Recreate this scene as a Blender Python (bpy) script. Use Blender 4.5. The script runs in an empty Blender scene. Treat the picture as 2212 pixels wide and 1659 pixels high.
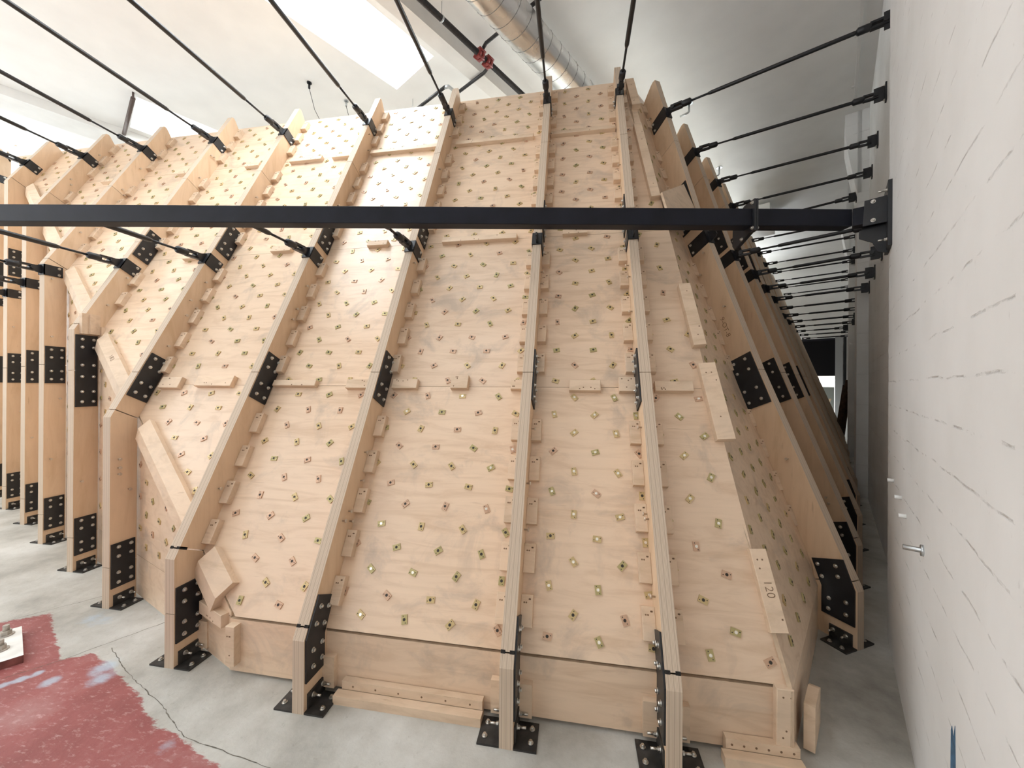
import bpy, bmesh, math, random
from mathutils import Vector, Matrix
random.seed(7)
sc = bpy.context.scene
C = sc.collection
S = 1.6                      # metres per eye height; dimensions below are in eye heights
PI = math.pi

# ------------------------------------------------------------------ camera, world, light, exposure
FPX, YAW, PITCH, ROLL = 810.6, math.radians(9.557), math.radians(0.053), math.radians(0.341)
fw = Vector((-math.sin(YAW)*math.cos(PITCH), math.cos(YAW)*math.cos(PITCH), math.sin(PITCH)))
rt0 = Vector((math.cos(YAW), math.sin(YAW), 0)); up0 = rt0.cross(fw)
rt = math.cos(ROLL)*rt0 + math.sin(ROLL)*up0
up = -math.sin(ROLL)*rt0 + math.cos(ROLL)*up0
cam = bpy.data.cameras.new('camera'); camo = bpy.data.objects.new('camera', cam); C.objects.link(camo)
cam.sensor_fit = 'HORIZONTAL'; cam.sensor_width = 36.0; cam.lens = 36.0*FPX/2212
cam.clip_start = 0.02; cam.clip_end = 200
m = Matrix((rt, up, -fw)).transposed().to_4x4(); m.translation = Vector((0, 0, S)); camo.matrix_world = m
sc.camera = camo

WA = math.radians(31.1)                         # the concrete wall runs 31 degrees off the climbing wall's normal
D2 = Vector((math.sin(WA), math.cos(WA), 0)); N2 = Vector((math.cos(WA), -math.sin(WA), 0))
def V(u, v, z): return Vector((u, v, z))*S
def R(s, n, z): return (D2*s + N2*n + Vector((0, 0, z)))*S
ROT_ROOM = -WA                                  # local +y = D2, local +x = N2

w = bpy.data.worlds.new('sky'); sc.world = w; w.use_nodes = True
bg = w.node_tree.nodes['Background']; bg.inputs[0].default_value = (0.78, 0.88, 1.0, 1); bg.inputs[1].default_value = 1.0

ZC = 3.5                                        # ceiling height
# skylights, first pair visible, the rest unseen and added as fill: (s0, s1, n0, n1, watts)
SKY = [(-0.75, 1.77, -2.83, -2.33, 135),
       (0.34, 2.3, -5.25, -4.65, 45),
       (-1.9, -1.0, -5.25, -4.65, 25),
       (-1.6, 0.55, -1.35, -0.75, 22),
       (3.05, 7.6, -2.03, -1.70, 1800),  # hidden behind the climbing wall, added to brighten the ceiling
       (3.6, 7.0, -5.25, -4.65, 50)]
# unseen windows added as fill, behind, left and on the end wall: (wall, from, to, z0, z1, watts)
FILL_WIN = [('back', -8.3, -5.6, 0.9, 3.1, 80), ('back', -4.9, -2.6, 0.9, 3.1, 66), ('back', -2.0, -0.9, 0.9, 3.1, 14), ('left', -1.6, 0.6, 0.9, 3.1, 50),
       ('end', -3.3, -2.0, 0.9, 3.2, 330)]
def area_light(name, loc, sx, sy, watts, rotz, col=(0.87, 0.945, 1.0)):
    l = bpy.data.lights.new(name, 'AREA'); l.shape = 'RECTANGLE'; l.size = sx; l.size_y = sy; l.energy = watts; l.color = col
    o = bpy.data.objects.new(name, l); C.objects.link(o); o.location = loc; o.rotation_euler = (0, 0, rotz)
    return o
for i, (s0, s1, n0, n1, W_) in enumerate(SKY):
    area_light('skylight_and_fill_light', R((s0+s1)/2, (n0+n1)/2, ZC+0.26), (n1-n0)*S*0.98, (s1-s0)*S*0.98, W_, ROT_ROOM)
for wl, a0, a1, z0, z1, W_ in FILL_WIN:
    P_ = {'back': R(-2.27, (a0+a1)/2, (z0+z1)/2), 'end': R(9.37, (a0+a1)/2, (z0+z1)/2), 'left': R((a0+a1)/2, -8.97, (z0+z1)/2)}[wl]
    o = area_light('window_fill_light', P_, (a1-a0)*S*0.98, (z1-z0)*S*0.98, W_, 0)
    o.rotation_euler = {'back': D2, 'end': -D2, 'left': N2}[wl].to_track_quat('-Z', 'Z').to_euler()
sc.view_settings.view_transform = 'Standard'; sc.view_settings.look = 'None'
sc.view_settings.exposure = -0.22; sc.view_settings.gamma = 1.0; sc.view_settings.use_curve_mapping = False
sc.cycles.use_denoising = True
sc.cycles.max_bounces = 10; sc.cycles.diffuse_bounces = 6
sc.cycles.sample_clamp_indirect = 8.0

# ------------------------------------------------------------------ materials
def mat(name):
    m = bpy.data.materials.new(name); m.use_nodes = True
    nt = m.node_tree; b = nt.nodes['Principled BSDF']
    return m, nt, b
def node(nt, t, **k):
    n = nt.nodes.new(t)
    for a, v in k.items(): setattr(n, a, v)
    return n
def ramp(nt, stops, interp='LINEAR'):
    r = node(nt, 'ShaderNodeValToRGB'); r.color_ramp.interpolation = interp
    e = r.color_ramp.elements
    while len(e) < len(stops): e.new(0.5)
    for i, (p, c) in enumerate(stops): e[i].position = p; e[i].color = c if len(c) == 4 else (*c, 1)
    return r
def L(nt, a, b): nt.links.new(a, b)
def simple(name, col, rough=0.5, metal=0.0, noise=0.0, nscale=30, bump=0.0):
    m, nt, b = mat(name)
    b.inputs['Base Color'].default_value = (*col, 1); b.inputs['Roughness'].default_value = rough; b.inputs['Metallic'].default_value = metal
    if noise:
        tc = node(nt, 'ShaderNodeTexCoord'); nz = node(nt, 'ShaderNodeTexNoise'); nz.inputs['Scale'].default_value = nscale; nz.inputs['Detail'].default_value = 6
        L(nt, tc.outputs['Object'], nz.inputs['Vector'])
        lo = tuple(max(0, c*(1-noise)) for c in col); hi = tuple(min(1, c*(1+noise)) for c in col)
        r = ramp(nt, [(0.3, lo), (0.7, hi)]); L(nt, nz.outputs['Fac'], r.inputs['Fac']); L(nt, r.outputs['Color'], b.inputs['Base Color'])
        if bump:
            bp = node(nt, 'ShaderNodeBump'); bp.inputs['Strength'].default_value = bump; bp.inputs['Distance'].default_value = 0.01
            L(nt, nz.outputs['Fac'], bp.inputs['Height']); L(nt, bp.outputs['Normal'], b.inputs['Normal'])
    return m
def mixcol(nt, fac, a, b, blend='MIX'):
    mx = node(nt, 'ShaderNodeMix'); mx.data_type = 'RGBA'; mx.blend_type = blend
    for sock, v in ((0, fac), (6, a), (7, b)):
        if hasattr(v, 'is_output'): L(nt, v, mx.inputs[sock])
        elif sock == 0: mx.inputs[0].default_value = v
        else: mx.inputs[sock].default_value = (*v, 1)
    return mx.outputs[2]
def plywood(name, base, dark, grain=(1.2, 9, 9), stain=0.35, rough=0.42, knots=True):
    """rotary-cut veneer: long wavy grain, smudges, a few filled knots"""
    m, nt, b = mat(name)
    tc = node(nt, 'ShaderNodeTexCoord'); oi = node(nt, 'ShaderNodeObjectInfo')
    off = node(nt, 'ShaderNodeVectorMath', operation='SCALE'); off.inputs[0].default_value = (37, 51, 23); L(nt, oi.outputs['Random'], off.inputs['Scale'])
    ad = node(nt, 'ShaderNodeVectorMath', operation='ADD'); L(nt, tc.outputs['Object'], ad.inputs[0]); L(nt, off.outputs[0], ad.inputs[1])
    mp = node(nt, 'ShaderNodeMapping'); mp.inputs['Scale'].default_value = grain; L(nt, ad.outputs[0], mp.inputs['Vector'])
    n1 = node(nt, 'ShaderNodeTexNoise'); n1.inputs['Scale'].default_value = 1.6; n1.inputs['Detail'].default_value = 8; n1.inputs['Roughness'].default_value = 0.62; n1.inputs['Distortion'].default_value = 1.2
    L(nt, mp.outputs[0], n1.inputs['Vector'])
    r1 = ramp(nt, [(0.28, dark), (0.52, base), (0.75, tuple(min(1, c*1.06) for c in base))]); L(nt, n1.outputs['Fac'], r1.inputs['Fac'])
    n2 = node(nt, 'ShaderNodeTexNoise'); n2.inputs['Scale'].default_value = 3.6; n2.inputs['Detail'].default_value = 7; n2.inputs['Roughness'].default_value = 0.62; n2.inputs['Distortion'].default_value = 0.6
    L(nt, ad.outputs[0], n2.inputs['Vector'])
    r2 = ramp(nt, [(0.53, (0, 0, 0)), (0.70, (1, 1, 1))]); L(nt, n2.outputs['Fac'], r2.inputs['Fac'])
    sm = node(nt, 'ShaderNodeMath', operation='MULTIPLY'); sm.inputs[1].default_value = stain; L(nt, r2.outputs['Color'], sm.inputs[0])
    col = mixcol(nt, sm.outputs[0], r1.outputs['Color'], (base[0]*0.55, base[1]*0.575, base[2]*0.62))
    n3 = node(nt, 'ShaderNodeTexNoise'); n3.inputs['Scale'].default_value = 1.0; n3.inputs['Detail'].default_value = 3
    mp3 = node(nt, 'ShaderNodeMapping'); mp3.inputs['Scale'].default_value = (grain[0]*3, grain[1]*5, grain[2]*5); L(nt, ad.outputs[0], mp3.inputs['Vector']); L(nt, mp3.outputs[0], n3.inputs['Vector'])
    r3 = ramp(nt, [(0.70, (0, 0, 0)), (0.78, (1, 1, 1))]); L(nt, n3.outputs['Fac'], r3.inputs['Fac'])
    s3 = node(nt, 'ShaderNodeMath', operation='MULTIPLY'); s3.inputs[1].default_value = 0.45; L(nt, r3.outputs['Color'], s3.inputs[0])
    col = mixcol(nt, s3.outputs[0], col, (dark[0]*0.6, dark[1]*0.5, dark[2]*0.42))
    hv = node(nt, 'ShaderNodeHueSaturation'); vr = node(nt, 'ShaderNodeMapRange'); L(nt, oi.outputs['Random'], vr.inputs[0]); vr.inputs[3].default_value = 0.93; vr.inputs[4].default_value = 1.05
    L(nt, vr.outputs[0], hv.inputs['Value']); L(nt, col, hv.inputs['Color'])
    L(nt, hv.outputs[0], b.inputs['Base Color'])
    b.inputs['Roughness'].default_value = rough
    bp = node(nt, 'ShaderNodeBump'); bp.inputs['Strength'].default_value = 0.12; bp.inputs['Distance'].default_value = 0.004
    L(nt, n1.outputs['Fac'], bp.inputs['Height']); L(nt, bp.outputs['Normal'], b.inputs['Normal'])
    return m
def ply_edge(name, axis=0):
    """laminated edge: thin light and dark plies across the thickness"""
    m, nt, b = mat(name)
    tc = node(nt, 'ShaderNodeTexCoord'); sp = node(nt, 'ShaderNodeSeparateXYZ'); L(nt, tc.outputs['Object'], sp.inputs[0])
    mu = node(nt, 'ShaderNodeMath', operation='MULTIPLY'); mu.inputs[1].default_value = 2*PI/0.0052; L(nt, sp.outputs[axis], mu.inputs[0])
    nz = node(nt, 'ShaderNodeTexNoise'); nz.inputs['Scale'].default_value = 9; nz.inputs['Detail'].default_value = 5; L(nt, tc.outputs['Object'], nz.inputs['Vector'])
    a2 = node(nt, 'ShaderNodeMath', operation='MULTIPLY_ADD'); L(nt, nz.outputs['Fac'], a2.inputs[0]); a2.inputs[1].default_value = 1.5; L(nt, mu.outputs[0], a2.inputs[2])
    si = node(nt, 'ShaderNodeMath', operation='SINE'); L(nt, a2.outputs[0], si.inputs[0])
    mr = node(nt, 'ShaderNodeMapRange'); mr.inputs[1].default_value = -1; L(nt, si.outputs[0], mr.inputs[0])
    r = ramp(nt, [(0.1, (0.47, 0.365, 0.275)), (0.6, (0.60, 0.475, 0.36)), (0.9, (0.66, 0.535, 0.41))]); L(nt, mr.outputs[0], r.inputs['Fac'])
    # two glue lines where three sheets meet
    mu2 = node(nt, 'ShaderNodeMath', operation='MULTIPLY'); mu2.inputs[1].default_value = 1/0.0208; L(nt, sp.outputs[axis], mu2.inputs[0])
    fr = node(nt, 'ShaderNodeMath', operation='FRACT'); L(nt, mu2.outputs[0], fr.inputs[0])
    r2 = ramp(nt, [(0.0, (1, 1, 1)), (0.06, (0, 0, 0)), (0.94, (0, 0, 0)), (1.0, (1, 1, 1))]); L(nt, fr.outputs[0], r2.inputs['Fac'])
    s2 = node(nt, 'ShaderNodeMath', operation='MULTIPLY'); s2.inputs[1].default_value = 0.75; L(nt, r2.outputs['Color'], s2.inputs[0])
    col = mixcol(nt, s2.outputs[0], r.outputs['Color'], (0.22, 0.15, 0.10))
    L(nt, col, b.inputs['Base Color']); b.inputs['Roughness'].default_value = 0.7
    return m
PLY = plywood('plywood_panel', (0.735, 0.55, 0.395), (0.62, 0.435, 0.29), stain=0.62, rough=0.34)
PEDGE = simple('panel_edge', (0.52, 0.39, 0.27), 0.7, 0, 0.2, 25)
RIBM = plywood('plywood_rib', (0.735, 0.535, 0.36), (0.65, 0.45, 0.28), grain=(6, 6, 1.0), stain=0.15)
BLK = plywood('plywood_block', (0.70, 0.53, 0.38), (0.58, 0.42, 0.28), grain=(2, 8, 8), stain=0.3, rough=0.6)
EDGE = ply_edge('plywood_edge', 0)
STEEL = simple('black_steel', (0.012, 0.013, 0.016), 0.42, 0.0, 0.35, 14)
BEAMM = simple('black_painted_tube', (0.008, 0.009, 0.015), 0.5, 0.0, 0.3, 6)
BEAMM.node_tree.nodes['Principled BSDF'].inputs['Specular IOR Level'].default_value = 0.22
BASEM = simple('worn_black_steel', (0.03, 0.028, 0.026), 0.45, 0.0, 0.7, 22)
BOLT = simple('zinc_bolt', (0.62, 0.60, 0.56), 0.3, 1.0)
SCREWM = simple('zinc_screw', (0.62, 0.52, 0.42), 0.4, 0.6)
TN = [simple('zinc_plate_yellow', (0.56, 0.42, 0.21), 0.36, 0.3), simple('zinc_plate_olive', (0.44, 0.365, 0.17), 0.36, 0.3),
      simple('zinc_plate_copper', (0.57, 0.37, 0.25), 0.36, 0.3)]
HOLE_D = simple('threaded_hole', (0.03, 0.022, 0.015), 0.6)
HOLE_B = simple('painted_through_light', (0.85, 0.80, 0.70), 0.25, 0.6)  # pale colour painted in for light showing through the hole
DARK = simple('dark_gap', (0.015, 0.012, 0.01), 0.9)
INK = simple('pencil_mark', (0.20, 0.12, 0.07), 0.9)
CEIL = simple('white_ceiling', (0.86, 0.86, 0.845), 0.85, 0, 0.03, 3)
BEAMW = simple('white_painted_beam', (0.76, 0.755, 0.735), 0.8, 0, 0.04, 5)
WHITE = simple('white_paint', (0.80, 0.80, 0.78), 0.6)
PIPEB = simple('black_pipe', (0.022, 0.021, 0.022), 0.4, 0.2, 0.6, 60)
GALV_P = simple('galvanised_pipe', (0.50, 0.52, 0.53), 0.35, 0.8)
RED = simple('red_coupling', (0.22, 0.025, 0.02), 0.45)
BROWN = simple('dark_boards', (0.10, 0.05, 0.03), 0.7, 0, 0.5, 9)
DARKROOM = simple('dark_room', (0.035, 0.030, 0.032), 0.9)
GREYP = simple('grey_post', (0.36, 0.37, 0.38), 0.7)
GREYB = simple('grey_board', (0.50, 0.54, 0.50), 0.7)
CARD = simple('old_card', (0.55, 0.42, 0.28), 0.8)

def galv_duct():
    m, nt, b = mat('galvanised_spiral')
    tc = node(nt, 'ShaderNodeTexCoord')
    n = node(nt, 'ShaderNodeTexNoise'); n.inputs['Scale'].default_value = 5; n.inputs['Detail'].default_value = 3; L(nt, tc.outputs['Object'], n.inputs['Vector'])
    r = ramp(nt, [(0.3, (0.66, 0.67, 0.67)), (0.7, (0.76, 0.755, 0.74))]); L(nt, n.outputs['Fac'], r.inputs['Fac']); L(nt, r.outputs['Color'], b.inputs['Base Color'])
    b.inputs['Metallic'].default_value = 0.92
    r2 = ramp(nt, [(0.3, (0.22,)*3), (0.7, (0.30,)*3)]); L(nt, n.outputs['Fac'], r2.inputs['Fac']); L(nt, r2.outputs['Color'], b.inputs['Roughness'])
    return m
GALV = galv_duct()
def glazing():
    m, nt, b = mat('skylight_glazing')
    b.inputs['Base Color'].default_value = (0.9, 0.93, 0.95, 1); b.inputs['Roughness'].default_value = 0.4
    b.inputs['Emission Color'].default_value = (0.94, 0.975, 1.0, 1); b.inputs['Emission Strength'].default_value = 2.2
    return m
GLAZE = glazing()
def doorglow():
    m, nt, b = mat('daylit_far_window')
    b.inputs['Emission Color'].default_value = (1.0, 0.9, 0.78, 1); b.inputs['Emission Strength'].default_value = 1.4
    return m
def concrete_wall():
    m, nt, b = mat('white_concrete')
    tc = node(nt, 'ShaderNodeTexCoord')
    nb = node(nt, 'ShaderNodeTexNoise'); nb.inputs['Scale'].default_value = 1.3; nb.inputs['Detail'].default_value = 6; L(nt, tc.outputs['Object'], nb.inputs['Vector'])
    r = ramp(nt, [(0.3, (0.76, 0.755, 0.74)), (0.6, (0.86, 0.86, 0.855)), (0.8, (0.88, 0.88, 0.875))]); L(nt, nb.outputs['Fac'], r.inputs['Fac'])
    # board-form joints: dashed cracks running along the wall at fixed heights
    sp = node(nt, 'ShaderNodeSeparateXYZ'); L(nt, tc.outputs['Object'], sp.inputs[0])
    nw = node(nt, 'ShaderNodeTexNoise'); nw.inputs['Scale'].default_value = 4; nw.inputs['Detail'].default_value = 4; L(nt, tc.outputs['Object'], nw.inputs['Vector'])
    wob = node(nt, 'ShaderNodeMath', operation='MULTIPLY_ADD'); L(nt, nw.outputs['Fac'], wob.inputs[0]); wob.inputs[1].default_value = 0.035; L(nt, sp.outputs[2], wob.inputs[2])
    dv = node(nt, 'ShaderNodeMath', operation='MULTIPLY_ADD'); L(nt, wob.outputs[0], dv.inputs[0]); dv.inputs[1].default_value = 1/0.1462; dv.inputs[2].default_value = -0.12
    fr = node(nt, 'ShaderNodeMath', operation='FRACT'); L(nt, dv.outputs[0], fr.inputs[0])
    ln = ramp(nt, [(0.0, (1, 1, 1)), (0.035, (0, 0, 0)), (0.97, (0, 0, 0)), (1.0, (1, 1, 1))]); L(nt, fr.outputs[0], ln.inputs['Fac'])
    mp = node(nt, 'ShaderNodeMapping'); mp.inputs['Scale'].default_value = (1, 9, 22); L(nt, tc.outputs['Object'], mp.inputs['Vector'])
    nd = node(nt, 'ShaderNodeTexNoise'); nd.inputs['Scale'].default_value = 1.0; nd.inputs['Detail'].default_value = 9; nd.inputs['Roughness'].default_value = 0.7; L(nt, mp.outputs[0], nd.inputs['Vector'])
    rd = ramp(nt, [(0.50, (0, 0, 0)), (0.60, (1, 1, 1))]); L(nt, nd.outputs['Fac'], rd.inputs['Fac'])
    mk = node(nt, 'ShaderNodeMath', operation='MULTIPLY'); L(nt, ln.outputs['Color'], mk.inputs[0]); L(nt, rd.outputs['Color'], mk.inputs[1])
    mk2 = node(nt, 'ShaderNodeMath', operation='MULTIPLY'); L(nt, mk.outputs[0], mk2.inputs[0]); mk2.inputs[1].default_value = 0.4
    col = mixcol(nt, mk2.outputs[0], r.outputs['Color'], (0.30, 0.28, 0.26))
    # scuffs
    ns = node(nt, 'ShaderNodeTexNoise'); ns.inputs['Scale'].default_value = 1; ns.inputs['Detail'].default_value = 5
    mps = node(nt, 'ShaderNodeMapping'); mps.inputs['Scale'].default_value = (1, 50, 22); L(nt, tc.outputs['Object'], mps.inputs['Vector']); L(nt, mps.outputs[0], ns.inputs['Vector'])
    rs = ramp(nt, [(0.70, (0, 0, 0)), (0.76, (1, 1, 1))]); L(nt, ns.outputs['Fac'], rs.inputs['Fac'])
    ss = node(nt, 'ShaderNodeMath', operation='MULTIPLY'); ss.inputs[1].default_value = 0.22; L(nt, rs.outputs['Color'], ss.inputs[0])
    col = mixcol(nt, ss.outputs[0], col, (0.40, 0.38, 0.35))
    L(nt, col, b.inputs['Base Color']); b.inputs['Roughness'].default_value = 0.7
    hb = node(nt, 'ShaderNodeMath', operation='SUBTRACT'); L(nt, nb.outputs['Fac'], hb.inputs[0]); L(nt, mk.outputs[0], hb.inputs[1])
    bp = node(nt, 'ShaderNodeBump'); bp.inputs['Strength'].default_value = 0.45; bp.inputs['Distance'].default_value = 0.02
    L(nt, hb.outputs[0], bp.inputs['Height']); L(nt, bp.outputs['Normal'], b.inputs['Normal'])
    return m
CONC = concrete_wall()
def floor_mat():
    m, nt, b = mat('worn_concrete_floor')
    tc = node(nt, 'ShaderNodeTexCoord')
    n1 = node(nt, 'ShaderNodeTexNoise'); n1.inputs['Scale'].default_value = 1.6; n1.inputs['Detail'].default_value = 9; n1.inputs['Roughness'].default_value = 0.65; L(nt, tc.outputs['Object'], n1.inputs['Vector'])
    r1 = ramp(nt, [(0.30, (0.27, 0.255, 0.225)), (0.47, (0.44, 0.425, 0.385)), (0.66, (0.60, 0.59, 0.555))]); L(nt, n1.outputs['Fac'], r1.inputs['Fac'])
    n2 = node(nt, 'ShaderNodeTexNoise'); n2.inputs['Scale'].default_value = 22; n2.inputs['Detail'].default_value = 6; n2.inputs['Roughness'].default_value = 0.7; L(nt, tc.outputs['Object'], n2.inputs['Vector'])
    r2 = ramp(nt, [(0.60, (0, 0, 0)), (0.74, (1, 1, 1))]); L(nt, n2.outputs['Fac'], r2.inputs['Fac'])
    s2 = node(nt, 'ShaderNodeMath', operation='MULTIPLY'); s2.inputs[1].default_value = 0.55; L(nt, r2.outputs['Color'], s2.inputs[0])
    col = mixcol(nt, s2.outputs[0], r1.outputs['Color'], (0.26, 0.24, 0.20))
    at = node(nt, 'ShaderNodeAttribute'); at.attribute_name = 'paint'
    sep = node(nt, 'ShaderNodeSeparateColor'); L(nt, at.outputs['Color'], sep.inputs[0])
    # streaky wear
    mp = node(nt, 'ShaderNodeMapping'); mp.inputs['Rotation'].default_value = (0, 0, math.radians(-38)); mp.inputs['Scale'].default_value = (7, 20, 1); L(nt, tc.outputs['Object'], mp.inputs['Vector'])
    n3 = node(nt, 'ShaderNodeTexNoise'); n3.inputs['Scale'].default_value = 1.4; n3.inputs['Detail'].default_value = 9; n3.inputs['Roughness'].default_value = 0.72; L(nt, mp.outputs[0], n3.inputs['Vector'])
    def masked(ch, lo, hi):
        a = node(nt, 'ShaderNodeMath', operation='MULTIPLY_ADD'); L(nt, sep.outputs[ch], a.inputs[0]); a.inputs[1].default_value = 1.0; 
        k = node(nt, 'ShaderNodeMath', operation='MULTIPLY_ADD'); L(nt, n3.outputs['Fac'], k.inputs[0]); k.inputs[1].default_value = -1.0; k.inputs[2].default_value = 0.5
        L(nt, k.outputs[0], a.inputs[2])
        r = ramp(nt, [(lo, (0, 0, 0)), (hi, (1, 1, 1))]); L(nt, a.outputs[0], r.inputs['Fac']); return r.outputs['Color']
    redm = masked(0, 0.46, 0.56); blum = masked(1, 0.30, 0.75)
    rr = ramp(nt, [(0.3, (0.20, 0.05, 0.045)), (0.52, (0.31, 0.09, 0.085)), (0.70, (0.40, 0.21, 0.20))]); L(nt, n1.outputs['Fac'], rr.inputs['Fac'])
    n4 = node(nt, 'ShaderNodeTexNoise'); n4.inputs['Scale'].default_value = 2.6; n4.inputs['Detail'].default_value = 12; n4.inputs['Roughness'].default_value = 0.75; L(nt, mp.outputs[0], n4.inputs['Vector'])
    r4 = ramp(nt, [(0.54, (0, 0, 0)), (0.66, (1, 1, 1))]); L(nt, n4.outputs['Fac'], r4.inputs['Fac'])
    s4 = node(nt, 'ShaderNodeMath', operation='MULTIPLY'); s4.inputs[1].default_value = 0.6; L(nt, r4.outputs['Color'], s4.inputs[0])
    redc = mixcol(nt, s4.outputs[0], rr.outputs['Color'], (0.62, 0.42, 0.40))
    col = mixcol(nt, redm, col, redc)
    bs = node(nt, 'ShaderNodeMath', operation='MULTIPLY'); bs.inputs[1].default_value = 0.7; L(nt, blum, bs.inputs[0])
    col = mixcol(nt, bs.outputs[0], col, (0.42, 0.52, 0.62))
    gs = ramp(nt, [(0.2, (0, 0, 0)), (0.9, (1, 1, 1))]); L(nt, sep.outputs[2], gs.inputs['Fac'])
    col = mixcol(nt, gs.outputs['Color'], col, (0.10, 0.09, 0.08))
    L(nt, col, b.inputs['Base Color'])
    b.inputs['Roughness'].default_value = 0.55
    bp = node(nt, 'ShaderNodeBump'); bp.inputs['Strength'].default_value = 0.25; bp.inputs['Distance'].default_value = 0.01
    L(nt, n2.outputs['Fac'], bp.inputs['Height']); L(nt, bp.outputs['Normal'], b.inputs['Normal'])
    return m
FLOORM = floor_mat()

# ------------------------------------------------------------------ helpers
class MB:
    """collects shapes and links them as one mesh object"""
    def __init__(s): s.v = []; s.f = []; s.m = []; s.sm = []
    def add(s, vs, fs, mi=0, smooth=False):
        o = len(s.v); s.v += [Vector(x) for x in vs]
        for i, f in enumerate(fs):
            s.f.append([o+k for k in f]); s.m.append(mi[i] if isinstance(mi, list) else mi); s.sm.append(smooth)
        return s
    def hexa(s, p, mi=0):
        return s.add(p, [(0, 3, 2, 1), (4, 5, 6, 7), (0, 1, 5, 4), (1, 2, 6, 5), (2, 3, 7, 6), (3, 0, 4, 7)], mi)
    def box(s, c, ex, ey, ez, mi=0):
        """c centre, ex/ey/ez half-extent vectors"""
        c = Vector(c); ex = Vector(ex); ey = Vector(ey); ez = Vector(ez)
        if ex.cross(ey).dot(ez) < 0: ex = -ex
        return s.hexa([c-ex-ey-ez, c+ex-ey-ez, c+ex+ey-ez, c-ex+ey-ez, c-ex-ey+ez, c+ex-ey+ez, c+ex+ey+ez, c-ex+ey+ez], mi)
    def abox(s, x0, x1, y0, y1, z0, z1, mi=0):
        return s.box(((x0+x1)/2, (y0+y1)/2, (z0+z1)/2), ((x1-x0)/2, 0, 0), (0, (y1-y0)/2, 0), (0, 0, (z1-z0)/2), mi)
    def prism(s, pts, d, cap=0, side=0):
        """polygon pts (3D, any orientation) extruded by vector d"""
        n = len(pts); pts = [Vector(p) for p in pts]; d = Vector(d)
        nn = Vector((0, 0, 0))
        for i in range(n): nn += pts[i].cross(pts[(i+1) % n])
        if nn.dot(d) > 0: pts = pts[::-1]
        vs = pts+[p+d for p in pts]
        fs = [list(range(n)), [2*n-1-i for i in range(n)]]; ms = [cap, cap]
        for i in range(n):
            j = (i+1) % n; fs.append((i, i+n, j+n, j)); ms.append(side)
        return s.add(vs, fs, ms)
    def tube(s, path, r, seg=10, mi=0, caps=True, smooth=True):
        path = [Vector(p) for p in path]; rings = []
        t0 = (path[1]-path[0]).normalized(); a = t0.orthogonal().normalized()
        for i, p in enumerate(path):
            if i == 0: t = t0
            elif i == len(path)-1: t = (path[i]-path[i-1]).normalized()
            else: t = ((path[i]-path[i-1]).normalized()+(path[i+1]-path[i]).normalized()).normalized()
            a = (a-t*a.dot(t)).normalized(); b = t.cross(a)
            rr = r[i] if isinstance(r, (list, tuple)) else r
            rings.append([p+(a*math.cos(2*PI*k/seg)+b*math.sin(2*PI*k/seg))*rr for k in range(seg)])
        o = len(s.v); 
        for rg in rings: s.v += rg
        for i in range(len(rings)-1):
            for k in range(seg):
                j = (k+1) % seg
                s.f.append([o+i*seg+k, o+i*seg+j, o+(i+1)*seg+j, o+(i+1)*seg+k]); s.m.append(mi); s.sm.append(smooth)
        if caps:
            s.f.append([o+k for k in range(seg)][::-1]); s.m.append(mi); s.sm.append(False)
            e = o+(len(rings)-1)*seg; s.f.append([e+k for k in range(seg)]); s.m.append(mi); s.sm.append(False)
        return s
    def mesh(s, name, mats, c=Vector((0, 0, 0))):
        me = bpy.data.meshes.new(name); me.from_pydata([tuple(v-c) for v in s.v], [], s.f)
        for m_ in (mats if isinstance(mats, (list, tuple)) else [mats]): me.materials.append(m_)
        for i, p in enumerate(me.polygons): p.material_index = s.m[i]; p.use_smooth = s.sm[i]
        me.update(); return me
    def centre(s):
        lo = Vector((min(v[i] for v in s.v) for i in range(3))); hi = Vector((max(v[i] for v in s.v) for i in range(3)))
        return (lo+hi)/2
    def build(s, name, mats, parent=None, base=None):
        """verts are in the parent's thing-local frame (world if top-level); base = local origin of the direct parent mesh"""
        c = s.centre(); me = s.mesh(name, mats, c)
        return link(name, me, c, parent)
ORG = {}                                         # an object's origin in its thing's frame
def link(name, me, c, parent=None, rot=None):
    o = bpy.data.objects.new(name, me); C.objects.link(o)
    if parent is not None:
        o.parent = parent; o.location = c-ORG[parent.name]
    else: o.location = c
    if rot is not None: o.rotation_euler = rot
    ORG[o.name] = Vector(c)
    return o
def tag(o, label, cat, group=None):
    o['label'] = label; o['category'] = cat
    if group: o['group'] = group
    return o
def thing(name, loc, label, cat, group=None, rotz=0.0, local=False):
    """Empty at the base. local=True: children are given in its own (rotated) frame, else in world axes"""
    o = bpy.data.objects.new(name, None); C.objects.link(o); o.location = loc; o.rotation_euler = (0, 0, rotz)
    o.empty_display_size = 0.1
    ORG[o.name] = Vector((0, 0, 0)) if local else Vector(loc)
    return tag(o, label, cat, group)
def struct(o): o['kind'] = 'structure'; return o
def basis(ex, ey, ez): 
    return Matrix((Vector(ex).normalized(), Vector(ey).normalized(), Vector(ez).normalized())).transposed().to_euler()
def text_mesh(txt, size):
    cu = bpy.data.curves.new('t', 'FONT'); cu.body = txt; cu.size = size; cu.align_x = 'CENTER'; cu.align_y = 'CENTER'; cu.extrude = 0.0004; cu.offset = -0.004*size*4
    o = bpy.data.objects.new('t', cu); C.objects.link(o)
    dg = bpy.context.evaluated_depsgraph_get(); me = bpy.data.meshes.new_from_object(o.evaluated_get(dg))
    bpy.data.objects.remove(o); me.materials.clear(); me.materials.append(INK); return me
def pixel_ray(x, y): return (rt*((x-1106)/FPX) - up*((y-829.5)/FPX) + fw)
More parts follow.
